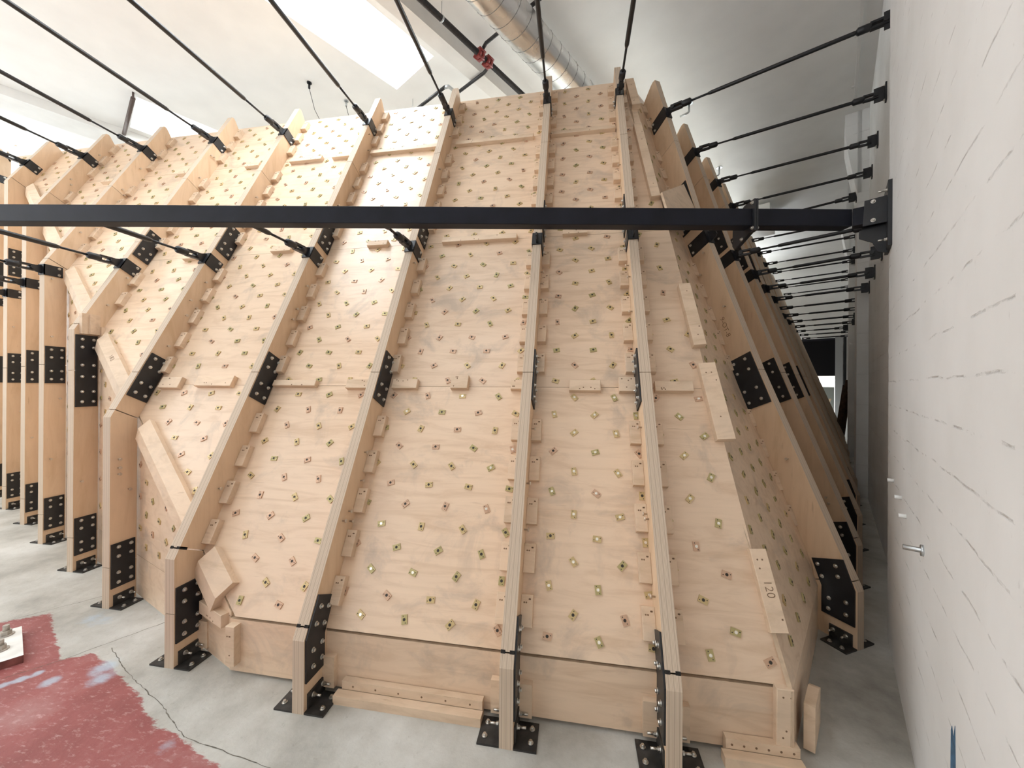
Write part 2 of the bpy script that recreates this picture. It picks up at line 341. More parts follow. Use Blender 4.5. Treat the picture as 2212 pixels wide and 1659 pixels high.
def on_floor(x, y, z=0.0):
    d = pixel_ray(x, y); return (Vector((0, 0, 1)) + d*((z-1)/d.z))   # in eye heights

# shared small meshes (+z is the head's outward direction)
def bolt_mesh(name, r, h, m_):
    b = MB(); b.tube([(0, 0, 0), (0, 0, h*0.25)], r*1.45, 12)
    b.tube([(0, 0, h*0.25), (0, 0, h*0.8), (0, 0, h)], [r, r, r*0.8], 6, smooth=False)
    return b.mesh(name, m_)
BOLT_ME = bolt_mesh('bolt', 0.0086, 0.013, BOLT)
b_ = MB(); b_.tube([(0, 0, 0), (0, 0, 0.004)], 0.0125, 12); b_.tube([(0, 0, 0.004), (0, 0, 0.014)], 0.009, 6, smooth=False); b_.tube([(0, 0, 0.014), (0, 0, 0.042)], 0.0055, 8)
STUD_ME = b_.mesh('stud_bolt', BOLT)
b_ = MB(); b_.tube([(0, 0, -0.004), (0, 0, 0.016), (0, 0, 0.018), (0, 0, 0.024)], [0.0045, 0.0045, 0.011, 0.010], 8)
SCREW_ME = b_.mesh('screw', SCREWM)
TN_ME = []
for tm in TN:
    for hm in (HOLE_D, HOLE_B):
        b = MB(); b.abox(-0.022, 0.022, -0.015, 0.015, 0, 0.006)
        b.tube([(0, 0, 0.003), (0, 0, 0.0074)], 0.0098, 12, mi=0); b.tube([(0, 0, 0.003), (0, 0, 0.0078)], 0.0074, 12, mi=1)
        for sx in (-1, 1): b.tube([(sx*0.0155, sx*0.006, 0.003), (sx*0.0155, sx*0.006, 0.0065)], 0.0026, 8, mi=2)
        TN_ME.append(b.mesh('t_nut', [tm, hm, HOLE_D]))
NODE_ME = {}
def wood_block(lx, ly, lz):
    """cleat: x across, y along, z up from the panel; slightly chamfered top edges"""
    k = (round(lx, 3), round(ly, 3), round(lz, 3))
    if k not in NODE_ME:
        c = min(0.0022, lz*0.2); b = MB(); x, y = lx/2, ly/2
        vs = [(-x, -y, 0), (x, -y, 0), (x, y, 0), (-x, y, 0), (-x, -y, lz-c), (x, -y, lz-c), (x, y, lz-c), (-x, y, lz-c),
              (-x+c, -y+c, lz), (x-c, -y+c, lz), (x-c, y-c, lz), (-x+c, y-c, lz)]
        b.add(vs, [(0, 3, 2, 1), (0, 1, 5, 4), (1, 2, 6, 5), (2, 3, 7, 6), (3, 0, 4, 7), (4, 5, 9, 8), (5, 6, 10, 9), (6, 7, 11, 10), (7, 4, 8, 11), (8, 9, 10, 11)])
        for q in range(4):
            px, py = (random.uniform(-0.7, 0.7)*x if lx > 0.04 else 0), random.choice((-0.7, -0.45, 0.5, 0.72))*y
            b.tube([(px, py, lz-0.001), (px, py, lz+0.0006)], 0.0042, 8, mi=1)
        NODE_ME[k] = b.mesh('cleat', [BLK, INK])
    return NODE_ME[k]
class Plane:
    def __init__(s, O, ex, ey, n): s.O = Vector(O); s.ex = Vector(ex); s.ey = Vector(ey); s.n = Vector(n)
    def p(s, a, b, h=0.0): return (s.O + s.ex*a + s.ey*b + s.n*h)*S
def clip(poly, f):
    """keep the part of a 2D polygon where f(p) >= 0 (f linear)"""
    out = []
    for i in range(len(poly)):
        p, q = poly[i], poly[(i+1) % len(poly)]; fp, fq = f(p), f(q)
        if fp >= 0: out.append(p)
        if fp*fq < 0:
            t = fp/(fp-fq); out.append((p[0]+(q[0]-p[0])*t, p[1]+(q[1]-p[1])*t))
    return out
def inside(poly, x, y):
    r = False
    for i in range(len(poly)):
        (x0, y0), (x1, y1) = poly[i], poly[(i+1) % len(poly)]
        if (y0 > y) != (y1 > y) and x < (x1-x0)*(y-y0)/(y1-y0)+x0: r = not r
    return r

# ------------------------------------------------------------------ the room
room_s = (-2.3, 9.4); room_n = (-9.0, 0.165)
def floor_obj():
    poly = [(-2.345, 1.183), (-2.229, 1.268), (-1.818, 1.064), (-1.743, 1.112), (-1.408, 1.001), (-1.22, 0.915), (-1.029, 0.876), (-0.909, 0.835), (-0.78, 0.74), (-0.62, 0.55), (-0.62, -0.6), (-3.4, -0.6), (-3.4, 0.4)]
    blue = [((-2.02, 0.965), 0.055, 0.9), ((-2.0, 0.93), 0.06, 0.8), ((-1.83, 0.97), 0.02, 1.0), ((-1.81, 1.0), 0.018, 1.0), ((-1.85, 0.94), 0.018, 1.0), ((-1.72, 0.98), 0.03, 0.8),
            ((-1.62, 1.06), 0.05, 0.75), ((-1.57, 1.02), 0.045, 0.7), ((-2.009, 1.274), 0.055, 0.55), ((-1.95, 1.26), 0.06, 0.5), ((-1.1, 0.86), 0.03, 0.5)]
    joints = [[(-2.80, 0.60), (-2.345, 1.183), (-2.173, 1.403), (-1.95, 1.69)], [(-2.2, 0.56), (-1.896, 0.958), (-1.815, 1.06), (-1.68, 1.301), (-1.55, 1.5)],
              [(-1.714, 1.142), (-1.5, 1.05), (-1.25, 0.965), (-1.082, 0.893)], [(-1.082, 0.893), (-0.8, 0.86), (-0.5, 0.82)], [(0.55, 0.9), (0.2, 0.3)]]
    def dseg(p, a, b):
        ax, ay = a; bx, by = b; dx, dy = bx-ax, by-ay; t = max(0, min(1, ((p[0]-ax)*dx+(p[1]-ay)*dy)/(dx*dx+dy*dy)))
        return math.hypot(p[0]-ax-dx*t, p[1]-ay-dy*t)
    b = MB(); cols = []
    us = [-10.5]+[-4.6+i*0.4 for i in range(3)]; us = [-12.0, -9.0, -6.0, -4.0]
    x = -3.4
    while x < 0.9: us.append(x); x += 0.0125
    us += [0.9, 1.6, 2.4, 3.4, 5.0, 7.0]
    vs = [-7.0, -4.0, -2.0, -1.0, 0.0, 0.35]; y = 0.5
    while y < 1.75: vs.append(y); y += 0.0125
    vs += [1.75, 2.2, 3.0, 5.0, 8.0, 11.0]
    nu = len(us)
    V_ = []
    for v in vs:
        for u in us:
            V_.append(V(u, v, 0)); r = g = k = 0.0
            if -3.4 <= u <= 0.9 and 0.5 <= v <= 1.75:
                d = min(dseg((u, v), poly[i], poly[(i+1) % len(poly)]) for i in range(len(poly)))
                r = 0.5 + (1 if inside(poly, u, v) else -1)*min(0.5, d*14)
                for (c, rad, st) in blue:
                    q = math.hypot(u-c[0], v-c[1])/rad
                    if q < 1.4: g = max(g, st*max(0, 1-q/1.4)*1.3)
            elif inside(poly, u, v): r = 0.75
            cols.append((r, g, k, 1))
    F = [(j*nu+i, j*nu+i+1, (j+1)*nu+i+1, (j+1)*nu+i) for j in range(len(vs)-1) for i in range(nu-1)]
    me = bpy.data.meshes.new('floor'); me.from_pydata([tuple(p) for p in V_], [], F); me.materials.append(FLOORM)
    ca = me.color_attributes.new('paint', 'FLOAT_COLOR', 'POINT')
    for i, c in enumerate(cols): ca.data[i].color = c
    fo = struct(link('floor', me, Vector((0, 0, 0))))
    b = MB()
    for jl in joints:
        pts = []
        for i in range(len(jl)-1):
            n_ = 14
            for q in range(n_+(1 if i == len(jl)-2 else 0)):
                f = q/n_; pts.append((jl[i][0]+(jl[i+1][0]-jl[i][0])*f+random.uniform(-1, 1)*0.0022, jl[i][1]+(jl[i+1][1]-jl[i][1])*f+random.uniform(-1, 1)*0.0022))
        for (p, q) in zip(pts, pts[1:]):
            dx, dy = q[0]-p[0], q[1]-p[1]; l = math.hypot(dx, dy); wd = random.uniform(0.0005, 0.0016); ox, oy = -dy/l*wd, dx/l*wd
            b.add([V(p[0]-ox, p[1]-oy, 0.0004), V(q[0]-ox, q[1]-oy, 0.0004), V(q[0]+ox, q[1]+oy, 0.0004), V(p[0]+ox, p[1]+oy, 0.0004)], [(0, 1, 2, 3)])
    struct(b.build('floor_joints', simple('floor_crack', (0.16, 0.145, 0.12), 0.9, 0, 0.5, 30)))
    return fo
floor_obj()
def rbox(b, s0, s1, n0, n1, z0, z1, mi=0):
    return b.box(R((s0+s1)/2, (n0+n1)/2, (z0+z1)/2), N2*((n1-n0)/2*S), D2*((s1-s0)/2*S), Vector((0, 0, (z1-z0)/2*S)), mi)
def room_obj(name, b, mats, c=None):
    """room parts keep their axes along the concrete wall (local y along it, x out of it)"""
    c = b.centre() if c is None else c; rotm = Matrix.Rotation(-ROT_ROOM, 3, 'Z')
    b2 = MB(); b2.v = [rotm @ (p-c) for p in b.v]; b2.f = b.f; b2.m = b.m; b2.sm = b.sm
    return link(name, b2.mesh(name, mats), c, None, (0, 0, ROT_ROOM))
# ceiling with the skylight openings left out
b = MB(); cs = sorted({room_s[0], room_s[1]+0.4}|{a for k in SKY for a in k[:2]}); cn = sorted({room_n[0], 0.45}|{a for k in SKY for a in k[2:4]})
for i in range(len(cs)-1):
    for j in range(len(cn)-1):
        ms, mn = (cs[i]+cs[i+1])/2, (cn[j]+cn[j+1])/2
        if any(k[0] < ms < k[1] and k[2] < mn < k[3] for k in SKY): continue
        rbox(b, cs[i], cs[i+1], cn[j], cn[j+1], ZC, ZC+0.06)
struct(room_obj('ceiling', b, CEIL))
for i, (s0, s1, n0, n1, W_) in enumerate(SKY):      # curbs and frosted glazing, added fill skylights included
    b = MB(); t_ = 0.03; z1 = ZC+0.34
    rbox(b, s0-t_, s0, n0-t_, n1+t_, ZC+0.06, z1); rbox(b, s1, s1+t_, n0-t_, n1+t_, ZC+0.06, z1)
    rbox(b, s0, s1, n0-t_, n0, ZC+0.06, z1); rbox(b, s0, s1, n1, n1+t_, ZC+0.06, z1)
    cb = struct(room_obj('window_%d' % (i+1), b, WHITE))
    g = MB(); rbox(g, s0-t_, s1+t_, n0-t_, n1+t_, z1, z1+0.02)
    gl = room_obj('glazing', g, GLAZE); mw = gl.location-cb.location; gl.parent = cb; gl.location = Matrix.Rotation(-ROT_ROOM, 3, 'Z') @ mw; gl.rotation_euler = (0, 0, 0)
# concrete wall beside the camera: thick near part, recess behind it, columns with flared heads
b = MB(); rbox(b, room_s[0], 2.13, 0.165, 0.45, 0, ZC); struct(room_obj('wall_right', b, CONC))
b = MB(); rbox(b, 2.13, room_s[1], 0.232, 0.45, 0, ZC); struct(room_obj('wall_right_recess', b, CONC))
for i, s0 in enumerate((4.62, 7.15)):
    b = MB(); nf = 0.152; d = 0.42
    rbox(b, s0, s0+d, nf, 0.24, 0, ZC)
    hp = [R(s0, nf, ZC-0.75), R(s0, nf-0.05, ZC-0.45), R(s0, nf-0.085, ZC-0.2), R(s0, nf-0.085, ZC), R(s0, nf+0.03, ZC), R(s0, nf+0.03, ZC-0.75)]
    b.prism(hp, D2*(d*S))
    struct(room_obj('wall_right_column_%d' % (i+1), b, CONC))
b = MB(); rbox(b, room_s[0]-0.1, room_s[0], room_n[0], 0.45, 0, ZC); struct(room_obj('wall_back', b, CEIL))
b = MB(); rbox(b, room_s[0], room_s[1], room_n[0]-0.1, room_n[0], 0, ZC); struct(room_obj('wall_left', b, CEIL))
for i, (wl, a0, a1, z0, z1, W_) in enumerate(FILL_WIN):     # glowing panes and frames of the added fill windows
    g = MB(); f = MB()
    if wl in ('back', 'end'):
        w0, sg = (room_s[0], 1) if wl == 'back' else (room_s[1], -1)
        sp_ = lambda a, b: sorted((w0+sg*a, w0+sg*b))
        rbox(g, *sp_(0.002, 0.008), a0, a1, z0, z1)
        for q in range(5): x = a0+(a1-a0)*q/4; rbox(f, *sp_(0.001, 0.016), x-0.012, x+0.012, z0-0.02, z1+0.02)
        for q in range(4): z = z0+(z1-z0)*q/3; rbox(f, *sp_(0.001, 0.014), a0-0.02, a1+0.02, z-0.012, z+0.012)
    else:
        rbox(g, a0, a1, room_n[0]+0.002, room_n[0]+0.008, z0, z1)
        for q in range(5): x = a0+(a1-a0)*q/4; rbox(f, x-0.012, x+0.012, room_n[0]+0.001, room_n[0]+0.016, z0-0.02, z1+0.02)
        for q in range(4): z = z0+(z1-z0)*q/3; rbox(f, a0-0.02, a1+0.02, room_n[0]+0.001, room_n[0]+0.014, z-0.012, z+0.012)
    fo = struct(room_obj('window_%d' % (i+10), f, WHITE))
    gl = room_obj('pane', g, GLAZE); mw = gl.location-fo.location; gl.parent = fo; gl.location = Matrix.Rotation(-ROT_ROOM, 3, 'Z') @ mw; gl.rotation_euler = (0, 0, 0)
# end wall with a wide dark opening
es = room_s[1]; dz = 1.93; dn0, dn1 = -1.6, 0.02
b = MB(); rbox(b, es, es+0.1, room_n[0], dn0, 0, ZC); rbox(b, es, es+0.1, dn0, dn1, dz, ZC); rbox(b, es, es+0.1, dn1, 0.45, 0, ZC)
struct(room_obj('wall_end', b, CEIL))
b = MB(); e2 = es+4.0
rbox(b, es+0.1, e2, dn0-0.5, dn0-0.45, 0, 2.3); rbox(b, es+0.1, e2, 0.32, 0.37, 0, 2.3); rbox(b, es+0.1, e2, dn0-0.5, 0.37, 2.25, 2.3)
rbox(b, e2, e2+0.05, dn0-0.5, -0.62, 0, 2.3); rbox(b, e2, e2+0.05, 0.24, 0.37, 0, 2.3); rbox(b, e2, e2+0.05, -0.62, 0.24, 1.28, 2.3)
struct(room_obj('wall_end_dark_room', b, DARKROOM))
b = MB(); rbox(b, e2+0.6, e2+0.63, -0.9, 0.5, 0, 1.6); struct(room_obj('window_20', b, doorglow()))
area_light('far_room_daylight', R(e2+0.5, -0.2, 1.2), 1.0, 1.0, 25, ROT_ROOM)
b = MB(); rbox(b, es-0.06, es, dn1-0.01, dn1+0.10, 0, dz); struct(room_obj('trim_1', b, GREYP))
b = MB(); rbox(b, es-0.045, es-0.005, dn1+0.115, dn1+0.15, 0.9, dz); struct(room_obj('trim_2', b, STEEL))
# ceiling beams running along the concrete wall
for i, (n0, n1, dr) in enumerate(((-2.19, -2.075, 0.10), (-5.62, -5.33, 0.08), (-8.4, -8.1, 0.08))):
    b = MB(); rbox(b, room_s[0], room_s[1], n0, n1, ZC-dr, ZC-0.001)
    rbox(b, room_s[0], room_s[1], n0-0.012, n0, ZC-dr*0.35, ZC-0.002)
    struct(room_obj('trim_%d' % (i+3), b, BEAMW))

# ------------------------------------------------------------------ the climbing wall: plane of the 27 degree overhang
V0, T = 0.8981, 0.51855; K = math.sqrt(1+T*T); TH = 0.039; DEPTH = 0.10; ZT = 3.033
FRONT = Plane((0, V0+DEPTH/K, -DEPTH*T/K), (1, 0, 0), (0, T/K, 1/K), (0, -1/K, T/K))
LNORM = math.sqrt(1+0.383**2)
LEFT = Plane((-1.984, 1.433, 0), (1/LNORM, -0.383/LNORM, 0), (0, 0, 1), (-0.383/LNORM, -1/LNORM, 0))
KICK = Plane((0, 1.115, 0), (1, 0, 0), (0, 0, 1), (0, -1, 0))
def a_of_z(z): return 0.0518+z*K                                   # distance up the overhang's panel face
def zb(u): return ((1.433-0.383*(u+1.984))-(V0+DEPTH*K))/T       # where the upright wall meets the overhang
UC = -1.169                                                       # upright wall and kick wall meet here
RIBS = [  # key, u of right face, foot v
 ('a3', -4.95, 2.44), ('a2', -4.37, 2.23), ('a1', -3.784, 2.018), ('a', -3.220, 1.796), ('b', -2.593, 1.5595), ('c', -2.0173, 1.336),
 ('d', -1.3743, 1.0957), ('e', -0.8011, 1.0123), ('f', -0.1620, 1.0123), ('g', 0.2736, 1.0123)]
RU = {k: u for k, u, v in RIBS}; RV = {k: v for k, u, v in RIBS}
RIBLAB = {
 'g': 'nearest plywood rib, foot at the bottom frame edge by the concrete wall',
 'f': 'plywood rib seen edge-on, next left of the nearest rib',
 'e': 'plywood rib first left of the edge-on rib, leaning up to the right',
 'd': 'low-kneed plywood rib second left of the edge-on rib, beside the red paint',
 'c': 'mid-kneed plywood rib third left of the edge-on rib, knee at half its height',
 'b': 'upright plywood rib with the tall twelve-bolt black plate, fourth left of the edge-on rib',
 'a': 'tall upright plywood rib just left of the rib with the twelve-bolt plate',
 'a1': 'tall upright plywood rib second left of the rib with the twelve-bolt plate',
 'a2': 'tall upright plywood rib third left of the rib with the twelve-bolt plate',
 'a3': 'leftmost tall upright plywood rib, cut by the left frame edge'}
SHORT = {'g': 'the nearest rib', 'f': 'the edge-on rib', 'e': 'the first rib left of the edge-on rib', 'd': 'the low-kneed rib', 'c': 'the mid-kneed rib',
         'b': 'the rib with the twelve-bolt plate', 'a': 'the rib left of the twelve-bolt plate', 'a1': 'the second rib left of the twelve-bolt plate',
         'a2': 'the third rib left of the twelve-bolt plate', 'a3': 'the leftmost rib'}

def put_bolts(par, pts, axis, me=None, name='bolt'):
    """bolts on a plate; pts in the thing's frame, axis = outward normal"""
    rot = Vector((0, 0, 1)).rotation_difference(Vector(axis)).to_euler()
    for p in pts: link(name, me or BOLT_ME, Vector(p), par, rot)
def bend_at(z, amp):
    """the aisle ribs change angle slightly at their splices"""
    if not amp: return 0.0
    pts = ((0.22, 0.0), (1.08, 0.045*amp), (1.97, 0.05*amp), (3.05, -0.018))
    for (za, ya), (zb_, yb) in zip(pts, pts[1:]):
        if za <= z <= zb_: return ya+(yb-ya)*(z-za)/(zb_-za)
    return 0.0 if z < 0.22 else -0.018
def make_rib(key, loc, rotz, zk, t, label, side=1, x0=-TH, x1=0.0, dv=0.103, dp=DEPTH, plates=(), brackets=(), cleat_sides=(-1, 1), screws=7, detail=2, zt=ZT, legplates=(), cuts=(1.18, 2.08, 2.68), bend=0.0):
    """one vertical plywood frame rib. Local frame: x across its thickness, y inward, z up. side = which face shows (+1: x1, -1: x0)"""
    th = thing('plywood_rib', loc, label, 'rib', 'plywood ribs of the climbing wall', rotz, local=True)
    k = math.sqrt(1+t*t)
    def O(A, q=0.0, x=0.0):                      # along the lean from the knee, q = depth into the rib
        z_ = zk+A/k
        return Vector((x, (t*A+q)/k+bend_at(z_, bend), zk+(A-q*t)/k))*S
    Atop = (zt-zk)*k
    zi = zk-(dp*k-dv)/t                           # knee of the inner edge
    j0 = 0.035
    mats = [RIBM, EDGE]; ex = Vector(((x1-x0)*S, 0, 0))
    def pz(name, pts): 
        b = MB(); b.prism([Vector((x0*S, p.y, p.z)) for p in pts], ex, 0, 1); return b.build(name, mats, th)
    Aof = lambda z: (z-zk)*k
    legjoint = [z for z in legplates]
    # upright part, with a hairline joint at each splice
    zs = [0.0]+[z for z in legjoint if z < zk-0.1]
    for i, z in enumerate(zs):
        lo = z+(0.0015 if i else 0.0)
        if i+1 < len(zs): pz('leg', [Vector((0, 0, lo))*S, Vector((0, dv, lo))*S, Vector((0, dv, zs[i+1]-0.0015))*S, Vector((0, 0, zs[i+1]-0.0015))*S])
        else: pz('leg', [Vector((0, 0, lo))*S, Vector((0, dv, lo))*S, Vector((0, dv, zi))*S, O(j0, dp), O(j0, 0), Vector((0, 0, zk))*S])
    al = [j0+0.004]+[c for c in (Aof_ for Aof_ in [cc-zk*k for cc in cuts]) if j0+0.15 < c < Atop-0.2]+[Atop]
    for i in range(len(al)-1):
        A0, A1 = al[i]+(0.0015 if i else 0), al[i+1]-(0.0015 if i+2 < len(al) else 0)
        if i+2 == len(al): pz('rib_top', [O(A0), O(A0, dp), O(A1-0.05, dp), O(A1-0.035, dp*0.8), O(A1-0.004, dp*0.28), O(A1, dp*0.14), O(A1-0.008, 0.0)])
        else: pz('rib_section', [O(A0), O(A0, dp), O(A1, dp), O(A1)])
    if detail > 1:                                # dark slots where the outer plies stop short at the knee
        for xx in (x0, x1-0.013):
            b = MB(); b.prism([O(j0-0.001, -0.0006, xx), O(j0-0.001, 0.03, xx), O(j0+0.008, 0.03, xx), O(j0+0.008, -0.0006, xx)], Vector((0.013*S, 0, 0))); b.build('slot', DARK, th)
    xs = x1 if side > 0 else x0; nx = Vector((side, 0, 0)); pt = 0.0055
    def plate(pts, bolts, name='splice_plate', me=None):
        b = MB(); b.prism([Vector((xs*S, p.y, p.z)) for p in pts], nx*(pt*S)); po = b.build(name, STEEL, th)
        if detail > 0: put_bolts(po, [Vector(((xs+side*pt)*S, q.y, q.z)) for q in bolts], nx, me)
    for (A0, A1) in plates:                       # plates on the leaning part
        A0 -= zk*k; A1 -= zk*k; q0, q1 = 0.006, dp-0.004
        if A0 < j0: continue
        bl = [O(A0+(A1-A0)*f, q) for f in (0.11, 0.33, 0.70, 0.91) for q in (q0+(q1-q0)*0.27, q0+(q1-q0)*0.77)]
        plate([O(A0, q0), O(A0, q1), O(A1, q1), O(A1, q0)], bl)
    for spec in legplates and [(z-d0, z+d1, n) for z, d0, d1, n in LEGPL.get(key, ())] or []:
        z0, z1, nrow = spec
        bl = [Vector((0, y, z0+(z1-z0)*f))*S for f in ([0.11, 0.33, 0.70, 0.91] if nrow == 4 else [0.07, 0.21, 0.42, 0.58, 0.83, 0.94]) for y in (0.03, 0.078)]
        plate([Vector((0, 0.004, z0))*S, Vector((0, dv-0.008, z0))*S, Vector((0, dv-0.008, z1))*S, Vector((0, 0.004, z1))*S], bl)
    if key in KNEEPL:                             # bent plate over the low knee
        zlo, Ahi = KNEEPL[key]
        bl = [Vector((0, y, z))*S for z in (zlo+0.035, zlo+0.085) for y in (0.032, dv-0.03)]+[O(A, q) for A in (0.045, Ahi-0.032) for q in (0.028, dp-0.03)]
        plate([Vector((0, 0.004, zlo))*S, Vector((0, dv-0.014, zlo))*S, Vector((0, dv-0.014, zi-0.01))*S, O(Ahi, dp-0.012), O(Ahi, 0.004), Vector((0, 0.004, zk))*S], bl)
    # steel angles bolted to the floor on both sides of the foot
    for sd, xf in ((-1, x0), (1, x1)):
        b = MB(); ya, yb, hz, ext, tk = 0.006, 0.092, 0.052, 0.064, 0.0055
        b.abox(min(xf, xf+sd*tk)*S, max(xf, xf+sd*tk)*S, 0.014*S, yb*S, 0, hz*S)
        b.abox(min(xf, xf+sd*ext)*S, max(xf, xf+sd*ext)*S, (ya-0.006)*S, (yb-0.004)*S, 0.0, tk*S)
        fo = b.build('foot_angle', BASEM, th)
        if detail > 0:
            put_bolts(fo, [Vector(((xf+sd*0.046)*S, y*S, tk*S)) for y in (0.024, 0.066)], (0, 0, 1))
            put_bolts(fo, [Vector(((xf+sd*tk)*S, y*S, 0.036*S)) for y in (0.034, 0.078)], (sd, 0, 0), STUD_ME, 'stud_bolt')
    # U-shaped rod brackets wrapped over the outer edge, with an eye plate
    for (zbk, kind) in brackets:
        A = (zbk-zk)*k; la, lq, tk = (0.037, 0.082, 0.0045) if not bend else (0.043, 0.122, 0.0045)
        if A < 0:                                 # on the upright part
            def O(A_, q=0.0, x=0.0, zk=zk, k=k): return Vector((x, q, zk+A_/k))*S
        else:
            def O(A_, q=0.0, x=0.0, zk=zk, k=k, t=t): return Vector((x, (t*A_+q)/k+bend_at(zk+A_/k, bend), zk+(A_-q*t)/k))*S
        b = MB()
        for xa, xb in ((x0-tk, x0), (x1, x1+tk)):
            b.prism([O(A-la, -tk, xa), O(A-la, lq, xa), O(A+la, lq, xa), O(A+la, -tk, xa)], Vector(((xb-xa)*S, 0, 0)))
        b.prism([O(A-la, -tk, x0-tk), O(A+la, -tk, x0-tk), O(A+la, 0.0, x0-tk), O(A-la, 0.0, x0-tk)], Vector(((x1-x0+2*tk)*S, 0, 0)))
        xm = (x0+x1)/2-0.003
        if kind:
            dy, ey = -0.046, 0.0
            e0, e1 = O(A-la*0.8, -tk, xm), O(A+la*0.8, -tk, xm); cc = O(A, 0, xm)
            tip = Vector((xm*S, cc.y+dy*S, zbk*S))
            b.prism([e0, e1, tip+Vector((0, 0, 0.016*S)), tip+Vector((0, -0.008*S, 0)), tip-Vector((0, 0, 0.016*S))], Vector((0.006*S, 0, 0)))
        bo = b.build('rod_bracket', STEEL, th)
        if detail > 0: put_bolts(bo, [O(A+f*la*0.62, lq-0.018, xs+side*tk) for f in (-1, 1)], nx)
    # screw ends through the face
    def O(A, q=0.0, x=0.0): return Vector((x, (t*A+q)/k+bend_at(zk+A/k, bend), zk+(A-q*t)/k))*S
    for i in range(screws):
        A = random.uniform(0.2, Atop-0.2); q = random.choice((0.03, 0.05, 0.075))*dp/DEPTH
        if any(p0-zk*k-0.03 < A < p1-zk*k+0.03 for p0, p1 in plates) or any(abs(A-(zz-zk)*k) < 0.06 for zz, _ in brackets): continue
        put_bolts(th, [O(A, q, xs)], nx, SCREW_ME, 'screw')
    for i in range(4 if zk > 0.6 else 0):
        z = random.uniform(0.4, zk-0.05)
        if any(a[0]-a[1]-0.02 < z < a[0]+a[2]+0.02 for a in LEGPL.get(key, ())): continue
        put_bolts(th, [Vector((xs, random.choice((0.03, 0.07)), z))*S], nx, SCREW_ME, 'screw')
    # cleats screwed in the corner between rib and panels, with gaps for the t-nut plates
    if cleat_sides:
        lx, ly, lz = 0.037*S, 0.087*S, 0.026*S
        cm = wood_block(lx, ly, lz)
        nrm = Vector((0, -1/k, t/k)); al_ = Vector((0, t/k, 1/k))
        kk0 = 0.385-zk*K+0.0
        for sd in cleat_sides:
            xc = (x1+0.0187) if sd > 0 else (x0-0.0187)
            i = 0
            while True:
                A = kk0+0.1472*i; i += 1
                if A > Atop-0.06: break
                if A < (0.10 if key in 'defg' else 0.16) or abs(A+zk*K-1.166) < 0.07 or abs(A+zk*K-2.925) < 0.06 or abs(A+zk*K-2.03) < 0.05: continue
                link('cleat', cm, O(A, dp, xc), th, basis((1, 0, 0), al_, nrm))
    if key in ('d', 'e', 'f', 'g'):
        for sd, xf in ((-1, x0), (1, x1)):
            if key == 'd' and sd < 0: continue
            b = MB(); b.abox(min(xf, xf+sd*0.042)*S, max(xf, xf+sd*0.042)*S, (dv-0.020)*S, dv*S, 0.02*S, 0.118*S); b.build('kick_cleat', BLK, th)
    if key == 'b':
        b = MB(); b.abox(x1*S, (x1+0.018)*S, 0.020*S, 0.098*S, 1.256*S, 1.365*S); b.abox((x1+0.018)*S, (x1+0.026)*S, 0.050*S, 0.070*S, 1.256*S, 1.36*S); b.build('doubler_board', BLK, th)
        b = MB(); b.abox(x1*S, (x1+0.026)*S, 0.099*S, 0.116*S, 0.90*S, 1.30*S); b.build('doubler_board', BLK, th)
    return th
LEGPL = {'c': ((0.18, 0.096, 0.10, 4),), 'b': ((0.18, 0.096, 0.10, 4), (1.06, 0.193, 0.19, 6)), 'a': ((0.18, 0.096, 0.10, 4), (1.105, 0.115, 0.115, 4)),
         'a1': ((0.18, 0.096, 0.10, 4), (1.105, 0.115, 0.115, 4)), 'a2': ((0.18, 0.096, 0.10, 4), (1.105, 0.115, 0.115, 4), (1.93, 0.10, 0.11, 4)), 'a3': ((0.18, 0.096, 0.10, 4), (1.105, 0.115, 0.115, 4), (1.93, 0.10, 0.11, 4)),
         'd': ((0.19, 0.105, 0.09, 4),)}
KNEEPL = {'e': (0.09, 0.125), 'f': (0.075, 0.125), 'g': (0.075, 0.125)}
UPZ, LOZ = 2.765, 1.690
for key, u, v in RIBS:
    zk = (v-V0)/T
    make_rib(key, V(u, v, 0), 0.0, zk, T, RIBLAB[key], dp=0.17 if key == 'a2' else DEPTH, side=-1 if key == 'g' else 1,
             plates=((1.065, 1.29), (1.985, 2.19)) if key in 'abcdefg' else ((2.30, 2.5),) if key == 'a1' else (),
             brackets=((UPZ, 1), (LOZ, 1)), legplates=tuple(x[0] for x in LEGPL.get(key, ())), detail=2 if zk < 0.5 else 1,
             screws=12 if key in 'abcdefg' else 4)

# ---- panels
TNROWS = [0.323]+[0.385+0.0736*i for i in range(0, 43)]
def add_tnuts(panel, P, poly, margin, rows, ucol, bright=0.0, limit=100):
    n = 0
    for ri, a in enumerate(rows):
        x0 = -0.079 if ri % 2 == 0 else -0.0025
        k0 = math.ceil((min(p[0] for p in poly)-x0)/0.1527); k1 = math.floor((max(p[0] for p in poly)-x0)/0.1527)
        for kx in range(k0, k1+1):
            x = x0+0.1527*kx
            if not inside(poly, x, a) or any(abs(x-c) < 0.027 for c in ucol): continue
            d = min(abs((q[0]-p[0])*(a-p[1])-(q[1]-p[1])*(x-p[0]))/max(1e-6, math.hypot(q[0]-p[0], q[1]-p[1])) for p, q in zip(poly, poly[1:]+poly[:1]))
            if d < margin or n >= limit: continue
            th_ = random.uniform(0, PI); ex = P.ex*math.cos(th_)+P.ey*math.sin(th_); ey = P.n.cross(ex)
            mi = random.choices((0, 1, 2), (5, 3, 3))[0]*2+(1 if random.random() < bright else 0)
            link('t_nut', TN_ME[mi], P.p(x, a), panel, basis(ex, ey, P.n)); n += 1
PANELGRP = 'plywood panels of the climbing wall'
